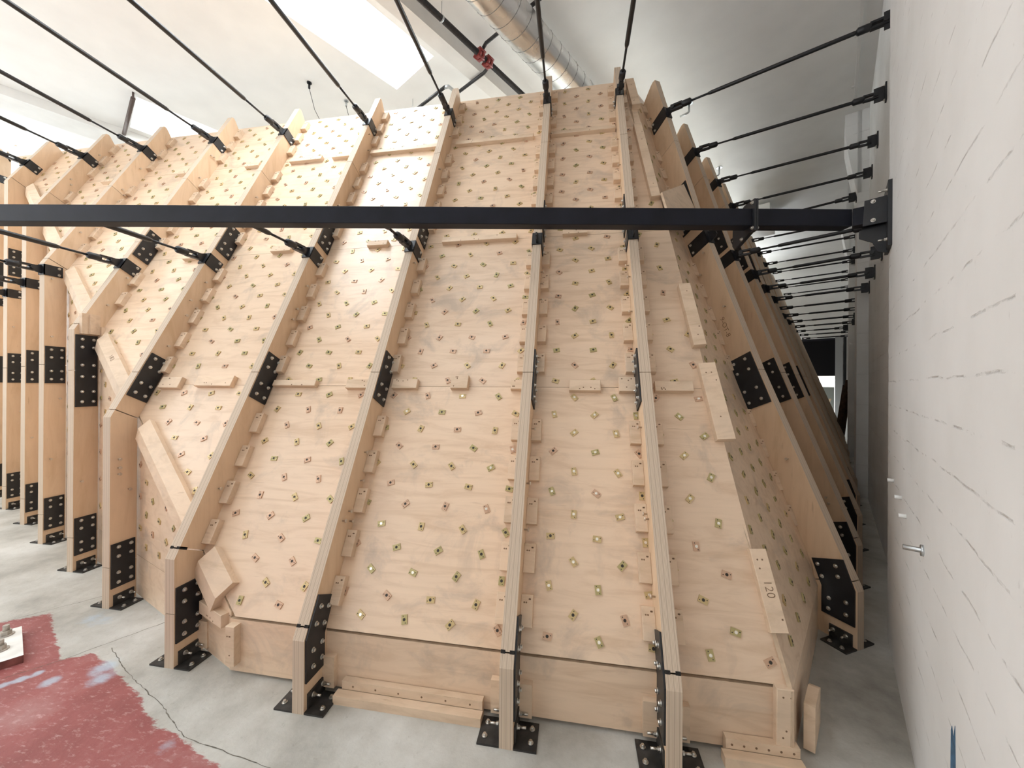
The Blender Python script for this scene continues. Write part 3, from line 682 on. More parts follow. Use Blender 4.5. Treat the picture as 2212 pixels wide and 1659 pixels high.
def make_panel(P, poly, label, tn=True, rows=TNROWS, ucol=(), bright=0.0, thick=0.0115, gap=0.0012):
    cx = sum(p[0] for p in poly)/len(poly); cy = sum(p[1] for p in poly)/len(poly)
    b = MB(); b.prism([P.p(x, y) for x, y in poly], P.n*(-thick*S), 0, 1)
    o = b.build('climbing_panel', [PLY, PEDGE]); tag(o, label, 'panel', PANELGRP)
    if tn: add_tnuts(o, P, poly, 0.02, rows, ucol, bright)
    return o
BAYS = ['a3', 'a2', 'a1', 'a', 'b', 'c', 'd', 'e', 'f', 'g', None]
TIERS = [('lowest', a_of_z(0.194)+0.004, 1.166), ('lower middle', 1.166, 2.028), ('upper middle', 2.028, 2.925), ('top', 2.925, a_of_z(3.013))]
PAN = {}
def corner_u(a): return 0.580-0.078*((a-0.0518)/K)
for i in range(len(BAYS)-1):
    kl, kr = BAYS[i], BAYS[i+1]
    u0 = RU[kl]-TH/2; u1 = RU[kr]-TH/2 if kr else 0.75
    where = ('left of '+SHORT[kr]) if kr else 'right of the nearest rib'
    for tname, a0, a1 in TIERS:
        poly = [(u0, a0+0.0008), (u1, a0+0.0008), (u1, a1-0.0008), (u0, a1-0.0008)]
        if u0 < UC: poly = clip(poly, lambda p: p[1]-(a_of_z(zb(p[0]))+0.004)) if True else poly
        if not kr: poly = clip(poly, lambda p: corner_u(p[1])-p[0])
        if len(poly) < 3 or max(p[1] for p in poly)-min(p[1] for p in poly) < 0.03: continue
        bright = {'f': 0.12, 'g': 0.75, None: 0.8}.get(kr, 0.0) if tname == 'lowest' else 0.0  # share of t-nut holes coloured as if lit from behind
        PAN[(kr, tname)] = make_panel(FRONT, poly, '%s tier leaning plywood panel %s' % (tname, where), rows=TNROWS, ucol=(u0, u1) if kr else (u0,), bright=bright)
    # kick and upright boards below
    if u1 > UC:
        k0 = max(u0, UC); k1 = u1 if kr else 0.564
        PAN[(kr, 'kick')] = make_panel(KICK, [(k0+0.001, 0.011), (k1-0.001, 0.011), (k1-0.001, 0.188), (k0+0.001, 0.188)], 'low kick board at the floor %s' % where, tn=False)
        for z0, z1 in ((0.0005, 0.045), (0.155, 0.204)):      # unseen rails added to block light leaking through the gaps
            b = MB(); b.prism([KICK.p(k0, z0, -0.0125), KICK.p(k1, z0, -0.0125), KICK.p(k1, z1, -0.0125), KICK.p(k0, z1, -0.0125)], Vector((0, 0.012*S, 0))); b.build('light_block_rail', PEDGE, PAN[(kr, 'kick')])
    if u0 < UC:
        w0, w1 = (u0+1.984)*LNORM, (min(u1, UC)+1.984)*LNORM
        uu = lambda x: x/LNORM-1.984
        for tname, z0, z1 in (('floor', 0.006, 0.19), ('lower', 0.19, 1.166), ('upper', 1.166, 2.6)):
            poly = clip([(w0+0.001, z0+0.001), (w1-0.001, z0+0.001), (w1-0.001, z1-0.001), (w0+0.001, z1-0.001)], lambda p: zb(uu(p[0]))-0.006-p[1])
            if len(poly) < 3 or max(p[1] for p in poly)-min(p[1] for p in poly) < 0.03: continue
            PAN[(kr, 'up '+tname)] = make_panel(LEFT, poly, '%s tier upright plywood panel %s' % (tname, where), tn=tname != 'floor', rows=[0.25+0.0736*q for q in range(30)], ucol=(w0, w1))

# ---- battens over the seams (parts of the panel below them)
def batten(panel, P, x0, x1, y0, y1, h=0.024, name='batten', ang=0.0):
    cx, cy = (x0+x1)/2, (y0+y1)/2; lx, ly = abs(x1-x0)*S, abs(y1-y0)*S
    ex = P.ex*math.cos(ang)+P.ey*math.sin(ang); ey = P.n.cross(ex)
    return link(name, wood_block(lx, ly, h*S), P.p(cx, cy), panel, basis(ex, ey, P.n))
for kr, x0, x1, y0, y1 in (
    ('f', -0.775, -0.662, 1.146, 1.190), ('f', -0.513, -0.440, 1.148, 1.208), ('f', -0.258, -0.206, 1.146, 1.188), ('g', -0.023, 0.098, 1.142, 1.188), ('g', 0.168, 0.230, 1.140, 1.202),
    (None, 0.300, 0.438, 1.143, 1.184), ('d', -1.975, -1.862, 1.138, 1.196), ('d', -1.776, -1.576, 1.150, 1.204), ('e', -1.356, -1.142, 1.154, 1.182), ('e', -0.99, -0.845, 1.145, 1.187)):
    batten(PAN[(kr, 'lowest')], FRONT, x0, x1, y0, y1)
for kr, x0, x1, y0, y1 in (('f', -0.700, -0.30, 2.010, 2.046), ('e', -1.132, -1.015, 2.018, 2.053), ('d', -1.735, -1.607, 2.018, 2.058), ('c', -2.33, -2.20, 2.000, 2.030), ('g', -0.067, 0.055, 2.018, 2.045)):
    batten(PAN[(kr, 'lower middle')], FRONT, x0, x1, y0, y1)
for kr, x0, x1, y0, y1 in (('f', -0.762, -0.262, 2.885, 2.921), ('g', -0.155, 0.228, 2.885, 2.921), ('e', -1.352, -0.875, 2.885, 2.921), ('d', -1.955, -1.713, 2.885, 2.921), ('d', -1.631, -1.46, 2.885, 2.921),
                           ('c', -2.313, -2.20, 2.885, 2.926), ('b', -2.875, -2.795, 2.878, 2.910), ('a', -3.573, -3.46, 2.878, 2.905)):
    batten(PAN[(kr, 'upper middle')], FRONT, x0, x1, y0, y1)
def slant(pn, a0, a1, off, wid, h=0.03, txt=None):
    """long batten lying beside the slanting corner edge"""
    ua, ub = corner_u(a0)+off, corner_u(a1)+off; ang = math.atan2(a1-a0, ub-ua)-PI/2
    ln = math.hypot(a1-a0, ub-ua); ex = FRONT.ex*math.cos(ang)+FRONT.ey*math.sin(ang); ey = FRONT.n.cross(ex)
    o = link('batten', wood_block(wid*S, ln*S, h*S), FRONT.p((ua+ub)/2, (a0+a1)/2), PAN[(None, pn)], basis(ex, ey, FRONT.n))
    if txt:
        me = text_mesh(txt, 0.05); link('pencil_number', me, FRONT.p((ua+ub)/2+0.001, (a0+a1)/2, h+0.0006), o).parent = o
        q = [x for x in C.objects if x.data == me][0]
        rx, ry, rz = -ey, ex, FRONT.n
        mw = Matrix((rx, ry, rz)).transposed(); mo = Matrix((ex, ey, FRONT.n)).transposed()
        q.location = mo.transposed() @ (FRONT.p((ua+ub)/2+0.001, (a0+a1)/2, h+0.0006)-FRONT.p((ua+ub)/2, (a0+a1)/2)); q.rotation_euler = (mo.transposed() @ mw).to_euler()
slant('lowest', 0.395, 0.610, 0.008, 0.046, 0.022, '120')
slant('lowest', 0.955, 1.262, 0.000, 0.060, 0.030)
slant('lower middle', 1.345, 1.662, -0.005, 0.048, 0.030)
slant('upper middle', 2.245, 2.90, -0.03, 0.045, 0.030)
slant('top', 3.10, 3.41, -0.01, 0.05, 0.030)
for z in (0.053,):
    batten(PAN[(None, 'kick')], KICK, 0.530, 0.572, 0.050, 0.200, 0.020)
# battens bridging the ridge between upright and leaning panels
def ridge(kr, ua, ub, wl=0.055, wu=0.05, h=0.024, txt=None):
    P0 = Vector((ua, 1.433-0.383*(ua+1.984), zb(ua))); P1 = Vector((ub, 1.433-0.383*(ub+1.984), zb(ub)))
    e = (P1-P0).normalized(); n1, n2_ = LEFT.n, FRONT.n
    w1 = n1.cross(e).normalized(); w1 = w1 if w1.z < 0 else -w1
    w2 = n2_.cross(e).normalized(); w2 = w2 if w2.z > 0 else -w2
    bis = (n1+n2_); bis = bis*(h/bis.dot(n1))
    prof = [P0, P0+w1*wl, P0+w1*wl+n1*h, P0+bis, P0+w2*wu+n2_*h, P0+w2*wu]
    b = MB(); b.prism([p*S for p in prof], (P1-P0)*S)
    par = PAN.get((kr, 'lowest')) or PAN.get((kr, 'lower middle')) or PAN.get((kr, 'upper middle'))
    o = b.build('ridge_batten', [BLK], par)
    if txt:
        me = text_mesh(txt, 0.05); c = (P0+bis+(P1-P0)*0.35+w2*wu*0.5)*S+n2_*0.0006
        ry = w2; rx = ry.cross(n2_)
        link('pencil_number', me, c, o, basis(rx, ry, n2_))
ridge('e', -1.345, -1.215, 0.06, 0.06, 0.03)
ridge('d', -1.945, -1.43)
ridge('c', -2.535, -2.07, txt='182')
ridge('b', -3.17, -2.66)
ridge('a', -3.74, -3.28)
ridge('a1', -4.33, -3.85)
# blocks in the little corner between the low-kneed rib and the kick wall
pe = PAN[('e', 'kick')]
batten(pe, KICK, -1.160, -1.125, 0.045, 0.178, 0.026)
pu = PAN[('e', 'up floor')]
batten(pu, LEFT, (-1.345+1.984)*LNORM, (-1.185+1.984)*LNORM, 0.155, 0.200, 0.024)
# long L-shaped floor battens against the kick wall
for (ua, ub, hh, lab) in ((-0.728, -0.268, 0.052, 'long L-shaped wooden floor batten left of the edge-on rib'), (0.405, 0.585, 0.052, 'short L-shaped wooden floor batten at the right corner of the kick wall')):
    th = thing('floor_batten', V((ua+ub)/2, 1.09, 0), lab, 'batten', 'L-shaped battens at the foot of the kick wall')
    b = MB(); b.abox(ua*S, ub*S, 1.092*S, 1.113*S, 0, hh*S); b.build('upright_board', BLK, th)
    b = MB(); b.abox((ua-0.012)*S, (ub+0.002)*S, 1.062*S, 1.092*S, 0, 0.026*S)
    b.abox((ua-0.012)*S, (ub+0.002)*S, 1.092*S-0.002, 1.0925*S, 0, 0.026*S); b.build('flat_board', BLK, th)
    for q in range(6):
        x = ua+(ub-ua)*(q+0.5)/6; b = MB(); b.tube([Vector((x, 1.092, hh*0.72))*S, Vector((x, 1.0915, hh*0.72))*S], 0.005, 8); b.build('screw_hole', INK, th)

# ---- the wall turning the corner and running along the concrete wall
TR = 0.41; MR = Vector((-0.483, 0.8756, 0)); THETA_R = math.atan2(0.483, 0.8756)
RFEET = [(1.93, 0.070), (2.49, 0.090), (3.07, 0.113), (3.64, 0.125), (4.21, 0.130), (4.79, 0.095), (5.36, 0.11), (5.94, 0.12), (6.51, 0.12), (7.10, 0.10), (7.68, 0.11), (8.30, 0.11)]
def RBEND(i): return 1.0 if i == 0 else 0.5 if i == 1 else 0.3
ORD = ['first', 'second', 'third', 'fourth', 'fifth', 'sixth', 'seventh', 'eighth', 'ninth', 'tenth', 'eleventh', 'farthest']
RLO = 1.865
for i, (s, n) in enumerate(RFEET):
    lab = ('plywood rib just round the right corner, its broad face towards the camera' if i == 0 else '%s plywood rib from the corner along the narrow aisle by the concrete wall' % ORD[i])
    cl = make_rib('R%d' % i, R(s, n, 0), THETA_R, 0.22, TR, lab, side=-1, x0=0.0, x1=TH, dv=0.145, dp=0.155/math.sqrt(1+TR*TR),
             plates=((1.005, 1.265), (2.09, 2.40)) if i < 6 else (), brackets=((UPZ-0.02, 1), (RLO if i else 1.83, 1)) if i < 8 else (), cleat_sides=(-1,) if i == 0 else (), screws=8 if i < 4 else 0,
             detail=1 if i < 5 else 0, cuts=(1.167, 2.13, 2.72), zt=3.033, bend=RBEND(i))
    if i < 5:
        k = math.sqrt(1+TR*TR); b = MB(); x0 = -0.0055
        b.prism([Vector((0, 0.006, 0.085))*S, Vector((0, 0.12, 0.085))*S, Vector((0, 0.12, 0.19))*S, Vector((0, 0.158, 0.285))*S, Vector((0, 0.046, 0.325))*S, Vector((0, 0.006, 0.22))*S], Vector((-0.0055*S, 0, 0)))
        po = b.build('splice_plate', STEEL, cl)
        put_bolts(po, [Vector((-0.0055, y, z))*S for y, z in ((0.034, 0.118), (0.094, 0.110), (0.034, 0.165), (0.092, 0.152), (0.062, 0.252), (0.118, 0.228), (0.070, 0.29), (0.134, 0.27))], (-1, 0, 0))
    if i == 0:
        k = math.sqrt(1+TR*TR); A = (1.448-0.22*1.0808); q = 0.085
        c = Vector((0.0, (TR*A+q)/k+bend_at(0.22+A/k, 1.0), 0.22+(A-q*TR)/k))*S+Vector((-0.0006, 0, 0))
        me = text_mesh('9-OT-8', 0.06); al_ = Vector((0, -TR/k, -1/k)); nrm = Vector((-1, 0, 0))
        link('pencil_code', me, c, cl, basis(al_, nrm.cross(al_), nrm))
# curved skin of panels: s' is measured at the foot, the lean carries it inward and along
def cs(z): return 1.24+0.192*(z-0.195)         # foot coordinate of the corner edge
def RP(sp, z, h=0.0):
    if sp <= 1.93: n0 = -0.048+0.045*(sp-1.93)
    else:
        n0 = RFEET[-1][1]-0.118
        for (sa, na), (sb, nb) in zip(RFEET, RFEET[1:]):
            if sa <= sp <= sb: n0 = na+(nb-na)*(sp-sa)/(sb-sa)-0.118; break
    if z <= 0.2: s, n = sp, n0
    else: dz = z-0.2; s, n = sp+0.205*dz, n0-0.357*dz
    amp = 1.0 if sp <= 2.0 else 0.5 if sp < 2.55 else 0.3
    return R(s, n, z)+MR*(bend_at(z, amp)*S)
ex_ = (RP(2.0, 1.0)-RP(1.0, 1.0)).normalized(); up_ = (RP(1.5, 2.0)-RP(1.5, 1.0)).normalized(); rn = up_.cross(ex_).normalized(); rn = rn if rn.dot(N2) > 0 else -rn
ey_ = rn.cross(ex_); ey_ = ey_ if ey_.z > 0 else -ey_
def edge_s(z):
    """foot coordinate where the corner panel meets the leaning front panels"""
    lo, hi = 0.9, 2.2; z = max(z, 0.2)
    for _ in range(40):
        mid = (lo+hi)/2; h = (RP(mid, z)/S-FRONT.O).dot(FRONT.n)
        # towards the camera side of the front plane as s shrinks
        if h > -0.004: lo = mid
        else: hi = mid
    return (lo+hi)/2
def skin(fa, fb, z0, z1, nn, G):
    """a sheet of plywood following the slightly bent frame"""
    b = MB(); top = []; bot = []
    for r_ in range(G):
        for c_ in range(G):
            z = z0+(z1-z0)*r_/(G-1); sa = fa(z); q = RP(sa+(fb(z)-sa)*c_/(G-1), z); top.append(q); bot.append(q+nn*(-0.0115*S))
    N_ = G*G; F = []; M_ = []
    for r_ in range(G-1):
        for c_ in range(G-1):
            i0 = r_*G+c_; F.append((i0, i0+1, i0+G+1, i0+G)); M_.append(0); F.append((N_+i0, N_+i0+G, N_+i0+G+1, N_+i0+1)); M_.append(0)
    rim = [c_ for c_ in range(G)]+[r_*G+G-1 for r_ in range(1, G)]+[(G-1)*G+c_ for c_ in range(G-2, -1, -1)]+[r_*G for r_ in range(G-2, 0, -1)]
    for i0, i1 in zip(rim, rim[1:]+rim[:1]): F.append((i0, N_+i0, N_+i1, i1)); M_.append(1)
    b.add(top+bot, F, M_); return b.build('climbing_panel', [PLY, PEDGE])
for tname, z0, z1 in (('kick', 0.002, 0.1975), ('lowest', 0.1985, 0.99), ('lower middle', 0.99, 1.75), ('upper middle', 1.75, 2.55), ('top', 2.55, 3.01)):
    sa, sb = cs(max(z0, 0.195))+0.002, cs(max(z1, 0.195))+0.002
    pts = [RP(sa, z0), RP(1.95, z0), RP(1.95, z1), RP(sb, z1)]
    kn = (RP(2, 0.1)-RP(1, 0.1)).normalized().cross(Vector((0, 0, 1))); nn = kn if tname == 'kick' else rn
    nn = nn if nn.dot(N2) > 0 else -nn
    o = skin(lambda z: cs(max(z, 0.195))-0.012 if tname == 'kick' else max(min(edge_s(z), cs(z)-0.006), cs(z)-0.05), lambda z: 1.95, z0, z1, nn, 2 if tname == 'kick' else 7)
    tag(o, ('low upright kick board at the floor round the right corner' if tname == 'kick' else '%s tier narrow plywood panel between right corner edge and corner rib' % tname), 'panel', PANELGRP)
    if tname != 'kick':
        r = 0; z = z0+0.055
        while z < z1-0.03:
            sp = 1.205+(0.0763 if r % 2 else 0)
            while sp < 1.92:
                if sp > cs(z)+0.03:
                    th_ = random.uniform(0, PI); ex = ex_*math.cos(th_)+ey_*math.sin(th_)
                    link('t_nut', TN_ME[random.choice((2, 2, 0))], RP(sp, z), o, basis(ex, rn.cross(ex), rn))
                sp += 0.1527
            z += 0.0695; r += 1
for i in range(len(RFEET)-1):
    s0, s1 = RFEET[i][0]+0.02, RFEET[i+1][0]+0.02
    s1 = 8.80 if i == len(RFEET)-2 else s1
    o = skin(lambda z: s0, lambda z: s1+0.0, 0.005, 3.01, rn, 13)
    tag(o, 'tall plywood panel filling the gap behind the %s aisle rib from the corner' % ORD[i+1], 'panel', PANELGRP)
# gusset board bridging from the corner ridge to the outer edge of the corner rib
def RIB0(q, z, x=-0.016): return R(1.93, 0.07, 0)+(MR*q+Vector((0.876, 0.483, 0))*x+Vector((0, 0, z)))*S
b = MB(); pts = [FRONT.p(0.418, 2.25, 0.035), RIB0(0.872, 2.191), RIB0(0.794, 2.024), RIB0(0.76, 1.95), FRONT.p(0.436, 2.06, 0.035)]
b.prism(pts, (pts[1]-pts[0]).cross(pts[4]-pts[0]).normalized()*(-0.018)); tag(b.build('gusset_board', BLK), 'pale plywood gusset board bridging the corner edge and the corner rib above the beam', 'board')
# loose block pieces beyond the corner foot
th = thing('corner_cleat', R(1.30, -0.06, 0), 'short upright wooden board screwed behind the right corner at the floor', 'cleat')
b = MB(); b.prism([R(1.30, -0.060, 0.012), R(1.43, -0.052, 0.012), R(1.43, -0.052, 0.115), R(1.39, -0.054, 0.135), R(1.30, -0.060, 0.135)], N2*(0.025*S)); b.build('board', BLK, th)

# ------------------------------------------------------------------ tie rods
def make_rod(P0, P1, label, group, wall_n=None, r=0.0118, thread=0.16, eye_axis=Vector((1, 0, 0)), plate_up=0.05, detail=True, wallthick=0.05, tall=0.075, turn=True):
    """P0 at the rib bracket eye, P1 at the wall eye (eye heights)"""
    th = thing('tie_rod', P0*S, label, 'rod', group)
    d = (P1-P0); Ln = d.length; d = d/Ln; ax = eye_axis
    sd = d.cross(Vector((0, 0, 1))).normalized(); upv = sd.cross(d)
    def fork(P, dr, nm):
        b = MB(); w_, l_ = 0.0185, 0.062
        for sg in (-1, 1): b.box((P+dr*0.022+upv*sg*0.013)*S, sd*(w_*0.6*S), dr*(0.034*S), upv*(0.0055*S))
        b.tube([(P+dr*0.05)*S, (P+dr*0.058)*S, (P+dr*0.10)*S, (P+dr*0.108)*S], [w_*S*0.8, w_*S, w_*S, w_*S*0.6], 10)
        b.tube([(P+sd*0.02)*S, (P-sd*0.02)*S], 0.011*S, 8)
        return b.build(nm, STEEL, th)
    fork(P0, d, 'clevis')
    b = MB(); b.tube([(P0+d*0.10)*S, (P0+d*(0.11+thread))*S], 0.0062*S, 8); b.build('threaded_end', STEEL, th)
    e = 0.10 if wall_n is not None else 0.0
    b = MB(); b.tube([(P0+d*(0.10+thread))*S, (P0+d*(0.115+thread))*S, (P1-d*(e+0.015))*S, (P1-d*e)*S], [r*S*0.75, r*S, r*S, r*S*0.8], 12); b.build('tube', STEEL, th)
    if wall_n is not None:
        fork(P1, -d, 'wall_clevis')
        b = MB(); wn = wall_n; tn_ = wn.cross(Vector((0, 0, 1)))
        b.box((P1+wn*wallthick*0.42)*S, wn*(wallthick*0.55*S), Vector((0, 0, tall/2*S)), tn_*(0.004*S))
        b.box((P1+wn*(wallthick-0.004))*S, wn*(0.004*S), Vector((0, 0, tall*0.62*S)), tn_*(0.022*S))
        wo = b.build('wall_angle', STEEL, th)
        put_bolts(wo, [(P1+wn*(wallthick-0.008)+Vector((0, 0, dz_*tall*0.5)))*S for dz_ in (-1, 1)], -wn)
    return th
def eye(key, z): return Vector((RU[key]-TH/2, max(RV[key], V0+T*z)-0.046, z))
BEAM_D = 1.53; BEAM_W = 0.055; BZ0, BZ1 = 1.654, 1.724
cx_, cy_ = rt0.copy(), Vector((-math.sin(YAW), math.cos(YAW), 0))
def CAMP(x, y, z): return cx_*x+cy_*y+Vector((0, 0, z))
for key, u, v in RIBS:
    P0 = eye(key, UPZ); vv = (room_s[0]+0.05-D2.x*P0.x)/D2.y
    P1 = Vector((P0.x, vv, UPZ))
    make_rod(P0, P1, 'upper tie rod at the top of %s' % SHORT[key], 'upper tie rods', -D2)
    P0 = eye(key, LOZ); q = P0-cx_*P0.dot(cx_)
    # ends on the back face of the black beam: solve along -v for camera depth BEAM_D+BEAM_W
    tt = (P0.dot(cy_)-(BEAM_D+BEAM_W))/cy_.y; P1 = P0-Vector((0, tt, 0))
    if tt > 0.16: make_rod(P0, P1, 'lower tie rod from %s to the beam' % SHORT[key], 'lower tie rods', None, thread=min(0.12, tt*0.3))
mr = MR
for i, (s, n) in enumerate(RFEET):
    Pf = D2*s+N2*n
    for nm, z, zz in (('upper', UPZ-0.02, UPZ), ('lower', RLO if i else 1.83, RLO)):
        P0 = Pf+mr*(TR*(z-0.22)-0.046+bend_at(z, RBEND(i)))+Vector((0.876, 0.483, 0))*(TH/2)+Vector((0, 0, z))
        s_e = P0.dot(D2)+(0.10 if nm == 'upper' else -0.04); wn = 0.232
        s_e = {('upper', 0): 2.54, ('upper', 1): 3.16, ('upper', 2): 3.73, ('upper', 3): 4.26, ('upper', 4): 4.72}.get((nm, i), s_e)
        if 4.6 < s_e < 5.06 or 7.13 < s_e < 7.59: wn = 0.152
        if s_e > 9.2: continue
        P1 = D2*s_e+N2*(wn-0.05)+Vector((0, 0, zz))
        if nm == 'lower' and i == 0: continue
        make_rod(P0, P1, '%s black tie rod from the %s aisle rib to the concrete wall' % (nm, ORD[i]), 'aisle tie rods', N2, r=0.0105, thread=0.10, tall=0.085)

# ------------------------------------------------------------------ black square beam and its wall bracket
KX = 1.385; FX = 0.985
th = thing('steel_beam', CAMP(0.5, BEAM_D, BZ0)*S, 'black square steel beam crossing in front of the ribs to the concrete wall', 'beam')
def tube_beam(name, Pa, Pb, dpt, wdt=BEAM_W):
    b = MB(); d = (Pb-Pa); 
    h0, h1 = BZ0, BZ1
    p = [Pa, Pb, Pb+dpt*wdt, Pa+dpt*wdt]
    b.hexa([(q+Vector((0, 0, h0)))*S for q in p]+[(q+Vector((0, 0, h1)))*S for q in p])
    o = b.build(name, BEAMM, th); bv = o.modifiers.new('bevel', 'BEVEL'); bv.width = 0.005; bv.segments = 2; return o
tube_beam('square_tube', CAMP(-3.6, BEAM_D, 0), CAMP(FX-0.008, BEAM_D, 0), cy_)
tube_beam('square_tube', CAMP(FX+0.008, BEAM_D, 0), CAMP(KX, BEAM_D, 0), cy_)
kp = CAMP(KX, BEAM_D, 0); wallgap = (0.165-kp.dot(N2))
kb = CAMP(KX-0.03, BEAM_D+BEAM_W, 0)
b = MB(); e1 = kp+N2*(wallgap-0.012); dpt = D2; p = [kp, e1, e1+D2*0.058, kp+D2*0.05]
b.hexa([(q+Vector((0, 0, BZ0)))*S for q in p]+[(q+Vector((0, 0, BZ1)))*S for q in p]); o = b.build('wall_stub', BEAMM, th)
for xx in (FX-0.008, FX+0.001):
    b = MB(); c = CAMP(xx, BEAM_D, 0)
    zc = (BZ0+BZ1)/2
    b.prism([(CAMP(xx, BEAM_D-0.012, BZ0-0.022))*S, CAMP(xx, BEAM_D+0.02, BZ0-0.022)*S, CAMP(xx, BEAM_D+BEAM_W+0.07, BZ0-0.055)*S, CAMP(xx, BEAM_D+BEAM_W+0.085, BZ0-0.035)*S, CAMP(xx, BEAM_D+BEAM_W+0.08, BZ1+0.0)*S, CAMP(xx, BEAM_D+BEAM_W, BZ1+0.035)*S, CAMP(xx, BEAM_D-0.012, BZ1+0.035)*S], cx_*(0.0075*S))
    fo = b.build('joint_flange', STEEL, th)
    put_bolts(fo, [CAMP(xx-0.0 if xx < FX else xx+0.0075, BEAM_D+y, z)*S for y, z in ((0.0, BZ1+0.022), (0.0, BZ0-0.010), (0.07, BZ0-0.03))], -cx_ if xx < FX else cx_)
# wall bracket: back plate, side cheeks, gusset
b = MB()
wp = kp+N2*(wallgap-0.006)
b.box((wp+D2*0.03+Vector((0, 0, 1.665)))*S, N2*(0.006*S), D2*(0.075*S), Vector((0, 0, 0.125*S))); po = b.build('wall_plate', STEEL, th)
put_bolts(po, [(wp-N2*0.006+D2*a+Vector((0, 0, z)))*S for a in (-0.02, 0.08) for z in (1.57, 1.76)], -N2, STUD_ME, 'stud_bolt')
for dd in (-0.008, 0.058):
    b = MB(); q0 = wp+D2*dd
    b.prism([(q0-N2*0.075+Vector((0, 0, BZ0-0.012)))*S, (q0+Vector((0, 0, BZ0-0.012)))*S, (q0+Vector((0, 0, BZ1+0.022)))*S, (q0-N2*0.07+Vector((0, 0, BZ1+0.018)))*S], D2*(0.007*S)); po = b.build('bracket_cheek', STEEL, th)
    if dd < 0: put_bolts(po, [(q0-N2*0.045+Vector((0, 0, z)))*S for z in (BZ1+0.008, BZ0+0.004)], -D2)
b = MB(); q0 = wp+D2*0.022
b.prism([(q0-N2*0.085+Vector((0, 0, BZ0-0.02)))*S, (q0-N2*0.085+Vector((0, 0, BZ0-0.05)))*S, (q0-N2*0.045+Vector((0, 0, BZ0-0.075)))*S, (q0-N2*0.03+Vector((0, 0, BZ0-0.115)))*S, (q0+Vector((0, 0, BZ0-0.125)))*S, (q0+Vector((0, 0, BZ0-0.004)))*S], D2*(0.008*S)); b.build('gusset', STEEL, th)

# ------------------------------------------------------------------ ceiling services
# spiral duct
b = MB(); dn, dzc, dr = -1.53, 3.285, 0.115; seg = 40
b.tube([R(-1.8, dn, dzc), R(3.0, dn, dzc), R(8.5, dn, dzc)], dr*S, seg, caps=True)
o = b.build('spiral_duct', GALV); tag(o, 'shiny galvanised spiral air duct hanging along the ceiling', 'duct')
b = MB(); path = []; pitch = 0.107; s = 0.4
while s < 5.2:
    a = (s/pitch)*2*PI; path.append(R(s, dn+math.cos(a)*dr*1.004, dzc+math.sin(a)*dr*1.004)); s += pitch/20
b.tube(path, 0.0034, 5); so = link('spiral_seam', b.mesh('spiral_seam', simple('seam_metal', (0.22, 0.22, 0.21), 0.5, 0.5), b.centre()), b.centre(), o)
# sprinkler main and branch
pz_, pn_ = 3.385, -1.955
th = thing('sprinkler_pipe', R(1.9, pn_, pz_), 'black sprinkler pipework with red couplings beside the ceiling beam', 'pipe')
b = MB(); b.tube([R(-1.6, pn_, pz_), R(8.5, pn_, pz_)], 0.0195*S, 14); b.build('main_pipe', PIPEB, th)
b = MB(); b.tube([R(1.90, pn_+0.03, pz_+0.03), R(1.90, pn_+0.06, pz_+0.05), R(1.90, 0.05, pz_+0.05)], 0.0125*S, 10); b.build('branch_pipe', PIPEB, th)
b = MB(); zq = pz_-0.0
b.tube([R(1.965, pn_, pz_), R(1.985, pn_-0.01, pz_), R(2.02, pn_-0.05, pz_), R(2.03, pn_-0.09, pz_), R(2.03, pn_-0.38, pz_)], 0.0125*S, 10); b.build('branch_pipe', PIPEB, th)
b = MB(); b.tube([R(2.03, pn_-0.37, pz_), R(2.025, pn_-0.40, pz_), R(1.94, pn_-0.40, pz_), R(1.925, pn_-0.43, pz_)], 0.0135*S, 10); b.build('galvanised_elbow', GALV_P, th)
b = MB(); b.tube([R(1.925, pn_-0.42, pz_), R(1.92, pn_-1.0, pz_)], 0.0125*S, 10); b.build('branch_pipe', PIPEB, th)
b = MB(); b.tube([R(1.92, pn_-1.0, pz_), R(1.92, pn_-1.02, pz_+0.01), R(1.92, pn_-1.02, pz_+0.05), R(1.92, pn_-1.02, pz_+0.09)], [0.014*S, 0.014*S, 0.009*S, 0.005*S], 10); b.build('sprinkler_head', RED, th)
for ss, rr in ((1.87, 0), (1.955, 1)):
    b = MB()
    for q in range(2): b.tube([R(ss+q*0.03, pn_, pz_), R(ss+q*0.03+0.022, pn_, pz_)], 0.031*S, 14)
    for k in range(4):
        a = k*PI/2+0.5; b.tube([R(ss-0.004, pn_+math.cos(a)*0.034, pz_+math.sin(a)*0.034), R(ss+0.056, pn_+math.cos(a)*0.034, pz_+math.sin(a)*0.034)], 0.0075*S, 8)
    b.build('red_coupling', RED, th)
for ss in (1.55, 3.3):
    b = MB(); b.tube([R(ss, pn_, pz_), R(ss, pn_, ZC)], 0.004, 6); b.tube([R(ss-0.006, pn_, pz_), R(ss+0.006, pn_, pz_)], 0.022*S, 14); b.build('hanger', GALV_P, th)
b = MB(); b.tube([R(1.92, pn_-0.86, pz_), R(1.92, pn_-0.86, ZC)], 0.004, 6); b.tube([R(1.914, pn_-0.86, pz_), R(1.926, pn_-0.86, pz_)], 0.016*S, 12); b.build('hanger', GALV_P, th)
# dark pipe by the small skylight
b = MB(); b.tube([R(0.315, -4.60, ZC-0.05), R(0.30, -5.55, ZC-0.05)], 0.016*S, 10); b.tube([R(0.315, -4.60, ZC-0.05), R(0.315, -4.60, ZC)], 0.008*S, 8)
tag(b.build('drain_pipe', simple('brown_pipe', (0.10, 0.07, 0.06), 0.5)), 'dark brown pipe along the end of the small skylight', 'pipe')
